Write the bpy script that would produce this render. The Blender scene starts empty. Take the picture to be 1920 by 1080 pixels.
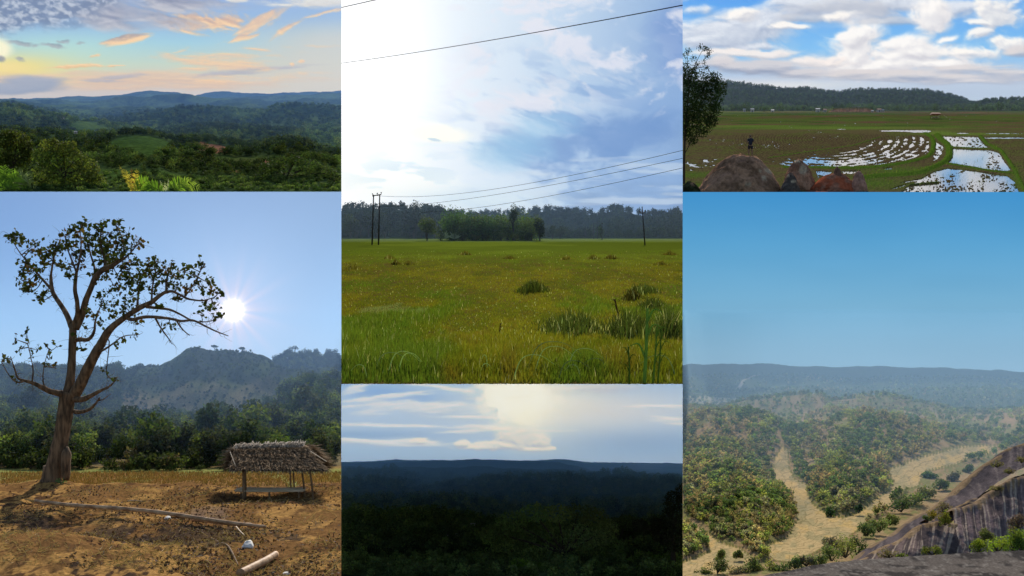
import bpy, bmesh, math, random
import numpy as np
from mathutils import Vector, Matrix
# ------------------------------------------------------------------ camera, light, exposure
F = 2400.0                                   # focal length in photo pixels (photo 1920 x 1080)
scn = bpy.context.scene
cam = bpy.data.cameras.new("camera"); cam.sensor_width = 36.0; cam.lens = 36.0 * F / 1920.0
cam.clip_start = 0.5; cam.clip_end = 6000
camo = bpy.data.objects.new("camera", cam); scn.collection.objects.link(camo)
camo.location = (0, 0, 0); camo.rotation_euler = (math.radians(90), 0, 0); scn.camera = camo
scn.view_settings.view_transform = 'Standard'; scn.view_settings.look = 'None'
scn.view_settings.exposure = 0.0; scn.view_settings.gamma = 1.0
SUN_EL, SUN_AZ = math.radians(34), math.radians(5)
w = bpy.data.worlds.new("World"); scn.world = w; w.use_nodes = True
nt = w.node_tree; bg = nt.nodes['Background']
st = nt.nodes.new('ShaderNodeTexSky'); st.sky_type = 'NISHITA'; st.sun_disc = False
st.sun_elevation = SUN_EL; st.sun_rotation = SUN_AZ
nt.links.new(st.outputs[0], bg.inputs[0]); bg.inputs[1].default_value = 0.15
sl = bpy.data.lights.new("sun", 'SUN'); sl.energy = 5.0; sl.angle = math.radians(0.5); sl.color = (1, .93, .82)
so = bpy.data.objects.new("sun", sl); scn.collection.objects.link(so)
sdir = Vector((math.sin(SUN_AZ) * math.cos(SUN_EL), math.cos(SUN_AZ) * math.cos(SUN_EL), math.sin(SUN_EL)))
so.rotation_euler = sdir.to_track_quat('Z', 'Y').to_euler()
scn.cycles.volume_bounces = 1; scn.cycles.max_bounces = 6; scn.cycles.diffuse_bounces = 3
scn.cycles.transparent_max_bounces = 8; scn.cycles.use_denoising = True

# ------------------------------------------------------------------ helpers
COL = scn.collection
REG = []                                      # (object, panel) for the cut along camera planes at image panel edges
PAN = {'TL': (-110, 640), 'BL': (-110, 640), 'C': (640, 1280), 'BC': (640, 1280), 'TR': (1280, 2030), 'BR': (1280, 2030)}   # each runs on past the frame
CAM_SCALE = {'TL': 1.0, 'BL': 1.0, 'C': 3.2, 'BC': 2.4, 'TR': 1.0, 'BR': 1.0}     # scale of each landscape about the camera
BUILT = {}
def built(pan):                               # remember which objects belong to a landscape
    seen = {o for s in BUILT.values() for o in s}; BUILT.setdefault(pan, set()).update(o for o in scn.collection.objects if o not in seen and o.type in ('MESH', 'EMPTY'))
def P(px, row, d):
    return np.stack(np.broadcast_arrays((np.asarray(px, float) - 960) / F * d, d, (540 - np.asarray(row, float)) / F * d), -1).astype(float)
def lin(r, g, b):
    f = lambda c: (c / 255.) / 12.92 if c <= 10 else ((c / 255. + .055) / 1.055) ** 2.4
    return (f(r), f(g), f(b))
def s2l(a):
    a = np.clip(a, 0, None) / 255.
    return np.where(a <= .04045, a / 12.92, ((a + .055) / 1.055) ** 2.4)
def _h(ix, iy, s):
    n = (ix * 374761393 + iy * 668265263 + s * 974634777) & 0xffffffff
    n = ((n ^ (n >> 13)) * 1274126177) & 0xffffffff
    n = n ^ (n >> 16)
    return (n & 0xffff) / 65535.
def vn(x, y, s=0):
    x, y = np.broadcast_arrays(np.asarray(x, float), np.asarray(y, float))
    xi = np.floor(x).astype(np.int64); yi = np.floor(y).astype(np.int64)
    fx = x - xi; fy = y - yi
    fx = fx ** 3 * (fx * (fx * 6 - 15) + 10); fy = fy ** 3 * (fy * (fy * 6 - 15) + 10)
    a = _h(xi, yi, s); b = _h(xi + 1, yi, s); c = _h(xi, yi + 1, s); d = _h(xi + 1, yi + 1, s)
    return (a * (1 - fx) + b * fx) * (1 - fy) + (c * (1 - fx) + d * fx) * fy
def fbm(x, y, o=5, s=0, g=.5):
    t = 0; a = 1; n = 0
    x = np.asarray(x, float); y = np.asarray(y, float)
    for k in range(o):
        t = t + a * vn(x, y, s + k * 17); n += a; a *= g
        x, y = x * 1.93 + y * .31 + 5.2, y * 1.93 - x * .31 + 1.7
    return t / n
def sm(a, b, x):
    t = np.clip((x - a) / (b - a), 0, 1); return t * t * (3 - 2 * t)
def mix(a, b, m):
    m = np.asarray(m)[..., None]; return a * (1 - m) + np.asarray(b, float) * m
def interp(pts, x):
    p = np.array(pts, float); return np.interp(x, p[:, 0], p[:, 1])
def inpoly(x, y, poly):
    p = np.array(poly, float); r = np.zeros(np.broadcast(x, y).shape, bool)
    j = len(p) - 1
    for i in range(len(p)):
        xi, yi = p[i]; xj, yj = p[j]
        if yi != yj:
            r ^= ((yi > y) != (yj > y)) & (x < (xj - xi) * (y - yi) / (yj - yi) + xi)
        j = i
    return r
def pldist(x, y, pl, ys=1.0):
    best = np.full(np.broadcast(x, y).shape, 1e9); p = np.array(pl, float)
    for (ax, ay), (bx, by) in zip(p[:-1], p[1:]):
        dx, dy = bx - ax, (by - ay) * ys; L = dx * dx + dy * dy + 1e-9
        t = np.clip(((x - ax) * dx + (y - ay) * ys * dy) / L, 0, 1)
        best = np.minimum(best, np.hypot(x - ax - t * dx, (y - ay) * ys - t * dy))
    return best
def mesh(name, V, Fc, mats, col=None, smooth=False, mi=None):
    V = np.asarray(V, np.float32); me = bpy.data.meshes.new(name)
    Fs = Fc if isinstance(Fc, list) else [Fc]
    Fs = [np.asarray(f, np.int32) for f in Fs if len(f)]
    me.vertices.add(len(V)); me.vertices.foreach_set('co', V.ravel())
    idx = np.concatenate([f.ravel() for f in Fs]); cnt = np.concatenate([np.full(len(f), f.shape[1], np.int32) for f in Fs])
    me.loops.add(len(idx)); me.loops.foreach_set('vertex_index', idx)
    me.polygons.add(len(cnt)); me.polygons.foreach_set('loop_start', np.concatenate([[0], np.cumsum(cnt)[:-1]]).astype(np.int32))
    for m in (mats if isinstance(mats, (list, tuple)) else [mats]): me.materials.append(m)
    if mi is not None: me.polygons.foreach_set('material_index', np.asarray(mi, np.int32))
    me.polygons.foreach_set('use_smooth', np.full(len(cnt), bool(smooth)))
    me.update(calc_edges=True)
    if col is not None:
        a = me.color_attributes.new('Col', 'FLOAT_COLOR', 'POINT')
        c = np.ones((len(V), 4), np.float32); c[:, :3] = col; a.data.foreach_set('color', c.ravel())
    return me
def link(name, me, pan, parent=None, loc=None):
    o = bpy.data.objects.new(name, me); COL.objects.link(o)
    if parent is not None: o.parent = parent
    if loc is not None: o.location = loc
    REG.append((o, pan)); return o
def tag(o, label=None, cat=None, group=None, kind=None):
    if label: o['label'] = label
    if cat: o['category'] = cat
    if group: o['group'] = group
    if kind: o['kind'] = kind
    return o
def root(name, loc, label, cat, group=None):
    o = bpy.data.objects.new(name, None); COL.objects.link(o); o.location = loc; o.empty_display_size = .1
    return tag(o, label, cat, group)
def part(name, V, Fc, mat, r, pan, col=None, smooth=False, mi=None, base=None):
    b = np.array(r.location) if base is None else np.array(base)
    return link(name, mesh(name, np.asarray(V) - b, Fc, mat, col, smooth, mi), pan, r)
def solo(name, V, Fc, mat, pan, loc, label, cat, group=None, col=None, smooth=False, mi=None):
    o = link(name, mesh(name, np.asarray(V) - np.array(loc), Fc, mat, col, smooth, mi), pan, None, loc)
    return tag(o, label, cat, group)
def tube(pts, rad, n=8, cap=True):
    pts = np.asarray(pts, float); k = len(pts); rad = np.broadcast_to(np.asarray(rad, float), (k,))
    T = np.gradient(pts, axis=0); T /= np.linalg.norm(T, axis=1)[:, None] + 1e-9
    up = np.array([0, 1, .01]) if abs(T[:, 1]).max() < .8 else np.array([1, 0, .01])
    if abs((T @ (up / np.linalg.norm(up)))).max() > .98: up = np.array([.3, .2, 1.])
    A = np.cross(T, up); A /= np.linalg.norm(A, axis=1)[:, None] + 1e-9; B = np.cross(T, A)
    th = np.linspace(0, 2 * np.pi, n, endpoint=False)
    V = pts[:, None] + rad[:, None, None] * (np.cos(th)[None, :, None] * A[:, None] + np.sin(th)[None, :, None] * B[:, None])
    V = V.reshape(-1, 3); i = np.arange(k - 1)[:, None] * n; j = np.arange(n)[None]; j2 = (j + 1) % n
    Fq = np.stack([i + j, i + j2, i + n + j2, i + n + j], -1).reshape(-1, 4)
    if cap:
        V = np.concatenate([V, pts[:1], pts[-1:]]); a, b = k * n, k * n + 1
        jj = np.arange(n); j3 = (jj + 1) % n
        c1 = np.stack([np.full(n, a), j3, jj, jj], -1); c2 = np.stack([np.full(n, b), (k - 1) * n + jj, (k - 1) * n + j3, (k - 1) * n + j3], -1)
        Ft = np.concatenate([c1[:, :3], c2[:, :3]])
        return V, [Fq, Ft]
    return V, [Fq]
def smoothpts(pts, n=4):
    p = np.asarray(pts, float); q = np.vstack([2 * p[0] - p[1], p, 2 * p[-1] - p[-2]]); out = []
    for i in range(1, len(q) - 2):
        for t in np.linspace(0, 1, n, endpoint=False):
            a, b, c, d = q[i - 1:i + 3]
            out.append(.5 * (2 * b + (c - a) * t + (2 * a - 5 * b + 4 * c - d) * t * t + (3 * b - a - 3 * c + d) * t ** 3))
    out.append(p[-1]); return np.array(out)
def join(parts):
    """[(V, [faces...], col or None)] -> V, [quads, tris], col"""
    Vs = []; Q = []; T = []; C = []; o = 0
    for p in parts:
        V, Fs = p[0], p[1]; Vs.append(V)
        for f in (Fs if isinstance(Fs, list) else [Fs]):
            if len(f) == 0: continue
            (Q if f.shape[1] == 4 else T).append(f + o)
        c = p[2] if len(p) > 2 and p[2] is not None else (1, 1, 1)
        C.append(np.broadcast_to(np.asarray(c, float), (len(V), 3))); o += len(V)
    return np.concatenate(Vs), [np.concatenate(x) for x in (Q, T) if x], np.concatenate(C)
def unit(v): return v / (np.linalg.norm(v, axis=-1, keepdims=True) + 1e-9)
def leaves(rng, p, nrm, size, col, asp=.55, var=.3, hue=.12):
    """diamond leaves at p facing nrm"""
    n = len(p); r = unit(rng.normal(size=(n, 3))); t1 = unit(np.cross(nrm, r)); t2 = np.cross(nrm, t1)
    s = (np.asarray(size) * rng.uniform(.6, 1.35, n))[:, None]
    V = np.stack([p - t1 * s * .5, p + t2 * s * asp * .5 + t1 * s * .06, p + t1 * s * .5, p - t2 * s * asp * .5 + t1 * s * .06], 1).reshape(-1, 3)
    Fq = np.arange(n * 4).reshape(n, 4)
    c = np.asarray(col, float) * (1 + rng.uniform(-var, var, (n, 1))) * (1 + rng.uniform(-hue, hue, (n, 3)))
    return V, Fq, np.repeat(np.clip(c, .002, 1), 4, 0)
def lobed(rng, lobes, n, size, col, asp=.6, lv=.3, var=.25, hollow=.45):
    """leaves spread through lobes (cx,cy,cz,rx,ry,rz); every lobe has its own leaf tint"""
    L = np.asarray(lobes, float); wt = (L[:, 3] * L[:, 5]) ** 1.0; wt /= wt.sum()
    k = rng.choice(len(L), n, p=wt); d = unit(rng.normal(size=(n, 3)))
    r = hollow + (1.08 - hollow) * rng.random(n) ** .6
    p = L[k, :3] + d * L[k, 3:6] * r[:, None]
    nr = unit(d * .6 + rng.normal(size=(n, 3)) * .55 + np.array([0, 0, .25]))
    tint = (1 + rng.uniform(-lv, lv, (len(L), 1))) * (1 + rng.uniform(-.08, .08, (len(L), 3)))
    V, Fq, c = leaves(rng, p, nr, size, np.asarray(col) * tint[k], asp, var)
    return V, Fq, c
def tree_parts(rng, h, wd, n, leaf, col, trunk=.35, nl=11, asp=.6, squat=.5):
    """returns (crown V,F,c),(trunk V,F) with the base at the origin"""
    zc = h * (trunk + (1 - trunk) * .5); rz = h * (1 - trunk) * .5; lob = []
    for i in range(nl):
        d = unit(rng.normal(size=3)); f = rng.uniform(.35, .72); s = rng.uniform(.3, .52)
        lob.append((d[0] * wd * .5 * f, d[1] * wd * .5 * f, zc + d[2] * rz * f, wd * .5 * s, wd * .5 * s, rz * s * (1.15 - squat * .3)))
    lob.append((0, 0, zc, wd * .3, wd * .3, rz * .5))
    cr = lobed(rng, lob, n, leaf, col, asp)
    tr = [tube(smoothpts([(0, 0, -.05 * h), (rng.normal() * .02 * h, 0, h * trunk * .6), (rng.normal() * .03 * h, 0, zc)], 3), np.linspace(.035, .014, 7) * h, 6)]
    for l in lob[:4]:
        tr.append(tube([(0, 0, h * trunk * .7), (l[0] * .5, l[1] * .5, (h * trunk * .7 + l[2]) * .52), l[:3]], [.014 * h, .010 * h, .005 * h], 5))
    tV, tF, _ = join(tr)
    return cr, (tV, tF)
def proto(name, rng, h, wd, n, leaf, col, mats, **k):
    cr, tr = tree_parts(rng, h, wd, n, leaf, col, **k)
    V, Fs, c = join([(cr[0], cr[1], cr[2]), (tr[0], tr[1], (.09, .065, .045))])
    mi = np.concatenate([np.zeros(len(cr[1])), np.ones(sum(len(f) for f in Fs) - len(cr[1]))])
    # quads come first: leaves, then trunk quads, then trunk tris
    return dict(name=name, V=V, F=Fs, c=c, mi=mi, mats=mats, leafV=cr[0], leafC=cr[2], me=mesh(name, V, Fs, mats, c, False, mi))
def stuff_leaves(name, rng, protos, pos, scale, which, mat, pan, tint=None, keep=1.0):
    """one mesh of many small crowns (leaf clumps only)"""
    Vs = []; Cs = []
    lo, hi = PAN[pan]; lo = (lo - 960) / F; hi = (hi - 960) / F
    for k, pr in enumerate(protos):
        ids = np.where(which == k)[0]
        if len(ids) == 0: continue
        lv = pr['leafV'].reshape(-1, 4, 3); lc = pr['leafC'].reshape(-1, 4, 3)
        a = rng.uniform(0, 6.283, len(ids)); ca, sa = np.cos(a)[:, None, None], np.sin(a)[:, None, None]
        s = scale[ids][:, None, None]
        x = (lv[None, ..., 0] * ca - lv[None, ..., 1] * sa) * s + pos[ids, 0][:, None, None]
        y = (lv[None, ..., 0] * sa + lv[None, ..., 1] * ca) * s + pos[ids, 1][:, None, None]
        z = lv[None, ..., 2] * s + pos[ids, 2][:, None, None]
        V = np.stack([x, y, z], -1).reshape(-1, 4, 3)
        c = np.broadcast_to(lc[None], (len(ids),) + lc.shape)
        if tint is not None: c = c * tint[ids][:, None, None, :]
        c = c.reshape(-1, 4, 3); t = V[..., 0] / V[..., 1]
        ok = ((t > lo) & (t < hi)).all(1); Vs.append(V[ok]); Cs.append(c[ok])
    V = np.concatenate(Vs).reshape(-1, 3); C = np.concatenate(Cs).reshape(-1, 3)
    o = bpy.data.objects.new(name, mesh(name, V, np.arange(len(V)).reshape(-1, 4), mat, C)); COL.objects.link(o)
    o['kind'] = 'stuff'; return o
def plant_copies(name, protos, pos, scale, which, rng, pan, label, cat, group):
    out = []
    for i in range(len(pos)):
        pr = protos[which[i]]
        if 'ob' not in pr: pr['ob'] = bpy.data.objects.new(name, pr['me']); o = pr['ob']
        else: o = pr['ob'].copy()
        o.name = name; COL.objects.link(o); o.location = pos[i]; o.scale = (scale[i],) * 3; o.rotation_euler = (0, 0, rng.uniform(0, 6.28))
        lb = label(i, which[i]) if callable(label) else label
        g = group(i, which[i]) if callable(group) else group
        tag(o, lb, cat, g); REG.append((o, pan)); out.append(o)
    return out
def grid(name, pan, ds, nx, zf, cf, mat, skirt=3.0, smooth=True, kind='structure', label=None):
    lo, hi = PAN[pan]; nx = int(nx * (hi - lo) / 640); px = np.linspace(lo, hi, nx); PX, D = np.meshgrid(px, ds)
    X = (PX - 960) / F * D; Z = zf(PX, D); C = cf(PX, D, Z)
    V = np.stack([X, D, Z], -1); ny = len(ds)
    id_ = np.arange(nx * ny).reshape(ny, nx)
    Fq = np.stack([id_[:-1, :-1], id_[:-1, 1:], id_[1:, 1:], id_[1:, :-1]], -1).reshape(-1, 4)
    V = V.reshape(-1, 3); C = C.reshape(-1, 3)
    if skirt:                                  # skirt added down the sides cut along image columns
        for e in (id_[:, 0], id_[:, -1]):
            b = len(V); W = V[e].copy(); W[:, 2] -= skirt; V = np.concatenate([V, W]); C = np.concatenate([C, C[e] * .6])
            n = np.arange(ny - 1); Fq = np.concatenate([Fq, np.stack([e[:-1], e[1:], b + n + 1, b + n], -1)])
    o = bpy.data.objects.new(name, mesh(name, V, Fq, mat, C, smooth)); COL.objects.link(o); o['kind'] = kind
    if label: o['label'] = label
    return o
def rows2d(v0, H, r0, r1, n):                 # depths evenly spaced in photo rows on a raked plane
    return F * H / (np.linspace(r0, r1, n) - v0)
def haze(pan, r0, r1, d0, d1, dens, col=(.85, .92, 1.0), aniso=.2, ztop=None):
    lo, hi = PAN[pan]
    V = np.array([P(p, r, d) for d in (d0, d1) for r in (r0, r1) for p in (lo, hi)])
    if ztop is not None:                       # a level layer lying in the valley
        V = np.array([((p - 960) / F * d, d, z) for d in (d0, d1) for z in (ztop, -48.) for p in (lo, hi)])
    Fq = [(0, 1, 3, 2), (4, 6, 7, 5), (0, 4, 5, 1), (2, 3, 7, 6), (0, 2, 6, 4), (1, 5, 7, 3)]
    m = bpy.data.materials.new('haze'); m.use_nodes = True; n = m.node_tree; n.nodes.clear()
    out = n.nodes.new('ShaderNodeOutputMaterial'); v = n.nodes.new('ShaderNodeVolumePrincipled')
    v.inputs['Color'].default_value = (*col, 1); v.inputs['Density'].default_value = dens / CAM_SCALE[pan]; v.inputs['Anisotropy'].default_value = aniso
    n.links.new(v.outputs[0], out.inputs['Volume'])
    me = mesh('haze', V, np.array(Fq), m); bm = bmesh.new(); bm.from_mesh(me); bmesh.ops.recalc_face_normals(bm, faces=bm.faces[:]); bm.to_mesh(me); bm.free()
    o = bpy.data.objects.new('haze', me); COL.objects.link(o); o['kind'] = 'stuff'
    return o
# ------------------------------------------------------------------ materials
def _m(name):
    m = bpy.data.materials.new(name); m.use_nodes = True; n = m.node_tree
    return m, n, n.nodes['Principled BSDF']
def mat_leaf(name, trans=.35, gain=1.0, rough=.7, spec=.03):
    m, n, b = _m(name); a = n.nodes.new('ShaderNodeAttribute'); a.attribute_name = 'Col'
    oi = n.nodes.new('ShaderNodeObjectInfo'); mr = n.nodes.new('ShaderNodeMapRange'); mr.inputs[3].default_value = .72 * gain; mr.inputs[4].default_value = 1.25 * gain
    n.links.new(oi.outputs['Random'], mr.inputs[0])
    mu = n.nodes.new('ShaderNodeVectorMath'); mu.operation = 'SCALE'; n.links.new(a.outputs['Color'], mu.inputs[0]); n.links.new(mr.outputs[0], mu.inputs['Scale'])
    n.links.new(mu.outputs[0], b.inputs['Base Color']); b.inputs['Roughness'].default_value = rough; b.inputs['Specular IOR Level'].default_value = spec
    t = n.nodes.new('ShaderNodeBsdfTranslucent'); m2 = n.nodes.new('ShaderNodeVectorMath'); m2.operation = 'MULTIPLY'; m2.inputs[1].default_value = (1.5, 1.6, .7)
    n.links.new(mu.outputs[0], m2.inputs[0]); n.links.new(m2.outputs[0], t.inputs['Color'])
    x = n.nodes.new('ShaderNodeMixShader'); x.inputs[0].default_value = trans
    n.links.new(b.outputs[0], x.inputs[1]); n.links.new(t.outputs[0], x.inputs[2]); n.links.new(x.outputs[0], n.nodes['Material Output'].inputs[0])
    return m
def mat_earth(name, scale=3.0, amt=.5, bump=.4, dist=.05, rough=.95, detail=8):
    m, n, b = _m(name); a = n.nodes.new('ShaderNodeAttribute'); a.attribute_name = 'Col'
    tc = n.nodes.new('ShaderNodeTexCoord'); no = n.nodes.new('ShaderNodeTexNoise'); no.inputs['Scale'].default_value = scale; no.inputs['Detail'].default_value = detail; no.inputs['Roughness'].default_value = .65
    n.links.new(tc.outputs['Object'], no.inputs['Vector'])
    mr = n.nodes.new('ShaderNodeMapRange'); mr.inputs[1].default_value = .3; mr.inputs[2].default_value = .7; mr.inputs[3].default_value = 1 - amt; mr.inputs[4].default_value = 1 + amt
    n.links.new(no.outputs[0], mr.inputs[0])
    mu = n.nodes.new('ShaderNodeVectorMath'); mu.operation = 'SCALE'; n.links.new(a.outputs['Color'], mu.inputs[0]); n.links.new(mr.outputs[0], mu.inputs['Scale'])
    n.links.new(mu.outputs[0], b.inputs['Base Color']); b.inputs['Roughness'].default_value = rough; b.inputs['Specular IOR Level'].default_value = 0.0
    bp = n.nodes.new('ShaderNodeBump'); bp.inputs['Strength'].default_value = bump; bp.inputs['Distance'].default_value = dist
    n.links.new(no.outputs[0], bp.inputs['Height']); n.links.new(bp.outputs[0], b.inputs['Normal'])
    return m
def mat_plain(name, c1, c2, scale=8.0, rough=.8, bump=.3, dist=.01, stretch=(1, 1, 1), spec=.2):
    m, n, b = _m(name); tc = n.nodes.new('ShaderNodeTexCoord'); mp = n.nodes.new('ShaderNodeMapping'); mp.inputs['Scale'].default_value = stretch
    no = n.nodes.new('ShaderNodeTexNoise'); no.inputs['Scale'].default_value = scale; no.inputs['Detail'].default_value = 7
    n.links.new(tc.outputs['Object'], mp.inputs[0]); n.links.new(mp.outputs[0], no.inputs['Vector'])
    cr = n.nodes.new('ShaderNodeValToRGB'); cr.color_ramp.elements[0].position = .35; cr.color_ramp.elements[1].position = .65
    cr.color_ramp.elements[0].color = (*c1, 1); cr.color_ramp.elements[1].color = (*c2, 1)
    n.links.new(no.outputs[0], cr.inputs[0]); n.links.new(cr.outputs[0], b.inputs['Base Color'])
    b.inputs['Roughness'].default_value = rough; b.inputs['Specular IOR Level'].default_value = spec
    bp = n.nodes.new('ShaderNodeBump'); bp.inputs['Strength'].default_value = bump; bp.inputs['Distance'].default_value = dist
    n.links.new(no.outputs[0], bp.inputs['Height']); n.links.new(bp.outputs[0], b.inputs['Normal'])
    return m
def mat_water(name, rough=.06, scale=.4):
    m, n, b = _m(name); b.inputs['Base Color'].default_value = (.05, .045, .03, 1); b.inputs['Roughness'].default_value = rough
    b.inputs['IOR'].default_value = 1.33; b.inputs['Specular IOR Level'].default_value = 1.0
    b.inputs['Metallic'].default_value = 0.0
    tc = n.nodes.new('ShaderNodeTexCoord'); no = n.nodes.new('ShaderNodeTexNoise'); no.inputs['Scale'].default_value = scale
    n.links.new(tc.outputs['Object'], no.inputs['Vector']); bp = n.nodes.new('ShaderNodeBump'); bp.inputs['Strength'].default_value = .04; bp.inputs['Distance'].default_value = .05
    n.links.new(no.outputs[0], bp.inputs['Height']); n.links.new(bp.outputs[0], b.inputs['Normal'])
    return m
def mat_sky():
    m = bpy.data.materials.new('sky_light'); m.use_nodes = True; n = m.node_tree; n.nodes.clear()
    a = n.nodes.new('ShaderNodeAttribute'); a.attribute_name = 'Col'; e = n.nodes.new('ShaderNodeEmission'); o = n.nodes.new('ShaderNodeOutputMaterial')
    n.links.new(a.outputs['Color'], e.inputs[0]); e.inputs[1].default_value = 1.0; n.links.new(e.outputs[0], o.inputs[0])
    m.cycles.emission_sampling = 'NONE'; return m
M_SKY = mat_sky()
M_BOARD = mat_plain('backdrop_board', (.10, .09, .08), (.14, .13, .12))
M_BARK = mat_plain('bark', (.055, .036, .022), (.20, .125, .07), 9, .95, .9, .04, (1, 1, .25))
M_BARKC = mat_earth('bark_plain', 12, .4, .4, .01)
M_LEAF = mat_leaf('foliage')
M_LEAF_DK = mat_leaf('foliage_dark', .2)
M_FARLEAF = mat_leaf('foliage_far', .3, 1.0, .8, .02); M_DRYLEAF = mat_leaf('foliage_dry', .5, 1.4, .8, .02)
AIR = {}                                      # light added by the air in front of each sky (top, bottom) and what it lets through
def sky(pan, r0, r1, D, fn, step=2.0):
    lo, hi = PAN[pan]; px = np.linspace(lo, hi, int((hi - lo) / step) + 1); rw = np.linspace(r0, r1, int((r1 - r0) / step) + 1)
    U, R = np.meshgrid(px, rw); C = s2l(fn(U, R))
    if pan in AIR:
        S0, S1, ra, rb, T = AIR[pan]; t = np.clip((R - ra) / (rb - ra), 0, 1)[..., None]; T = T if np.isscalar(T) else T(R)[..., None]; S = np.stack([np.interp(R, S1[0], S1[i]) for i in (1, 2, 3)], -1) if S0 is None else np.array(S0) * (1 - t) + np.array(S1) * t; C = np.clip((C - S) / T, 0, 14)
    C = C.reshape(-1, 3); V = P(U, R, D).reshape(-1, 3)
    ny, nx = U.shape; i = np.arange(nx * ny).reshape(ny, nx)
    Fq = np.stack([i[:-1, :-1], i[1:, :-1], i[1:, 1:], i[:-1, 1:]], -1).reshape(-1, 4)
    b = len(V); t = D * .006
    Q = V[[i[0, 0], i[0, -1], i[-1, -1], i[-1, 0]]]; Q = Q.mean(0) + (Q - Q.mean(0)) * .985 + np.array([0, t, 0])
    V = np.concatenate([V, Q]); C = np.concatenate([C, np.zeros((4, 3))])
    Fq = np.concatenate([Fq, [[b, b + 1, b + 2, b + 3]]]); mi = np.zeros(len(Fq)); mi[-1] = 1
    o = bpy.data.objects.new('sky', mesh('sky', V, Fq, [M_SKY, M_BOARD], C, False, mi)); COL.objects.link(o); o['kind'] = 'structure'; built(pan)
    return o
def ell(U, R, cx, cy, rx, ry, ang=0):
    a = math.radians(ang); x = U - cx; y = R - cy; u = x * math.cos(a) + y * math.sin(a); v = -x * math.sin(a) + y * math.cos(a)
    return np.exp(-((u / rx) ** 2 + (v / ry) ** 2))
# ------------------------------------------------------------------ the six skies
def clouds(c, U, R, env, sx, sy, seed, lo, hi, amp, white, gray, k=1.0, dx=-5, dy=-7, g=1.6, warp=30, ang=0, gain=.56):
    """a soft cloud deck: ragged density with its lit side towards (dx, dy)"""
    ca, sa = math.cos(math.radians(ang)), math.sin(math.radians(ang))
    def dens(u, r):
        a, b = u * ca + r * sa, -u * sa + r * ca
        wx = fbm(a / (sx * 1.7), b / (sy * 1.7), 4, seed + 1) - .5; wy = fbm(a / (sx * 1.7), b / (sy * 1.7), 4, seed + 2) - .5
        n = fbm(a / sx + wx * 1.6, b / sy + wy * 1.6, 7, seed, gain); e = 0
        for q in env: e = np.maximum(e, ell(u + wx * warp, r + wy * warp * .6, *q[:5]) * (q[5] if len(q) > 5 else 1))
        return e + (n - .5) * amp * np.clip(e * 2 + .15, 0, 1)
    D = dens(U, R); lit = np.clip(.55 + (D - dens(U + dx, R + dy)) * g, 0, 1)[..., None]
    col = np.array(gray, float) * (1 - lit) + np.array(white, float) * lit; a = (sm(lo, hi, D) * k)[..., None]
    return c * (1 - a) + col * a
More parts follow.
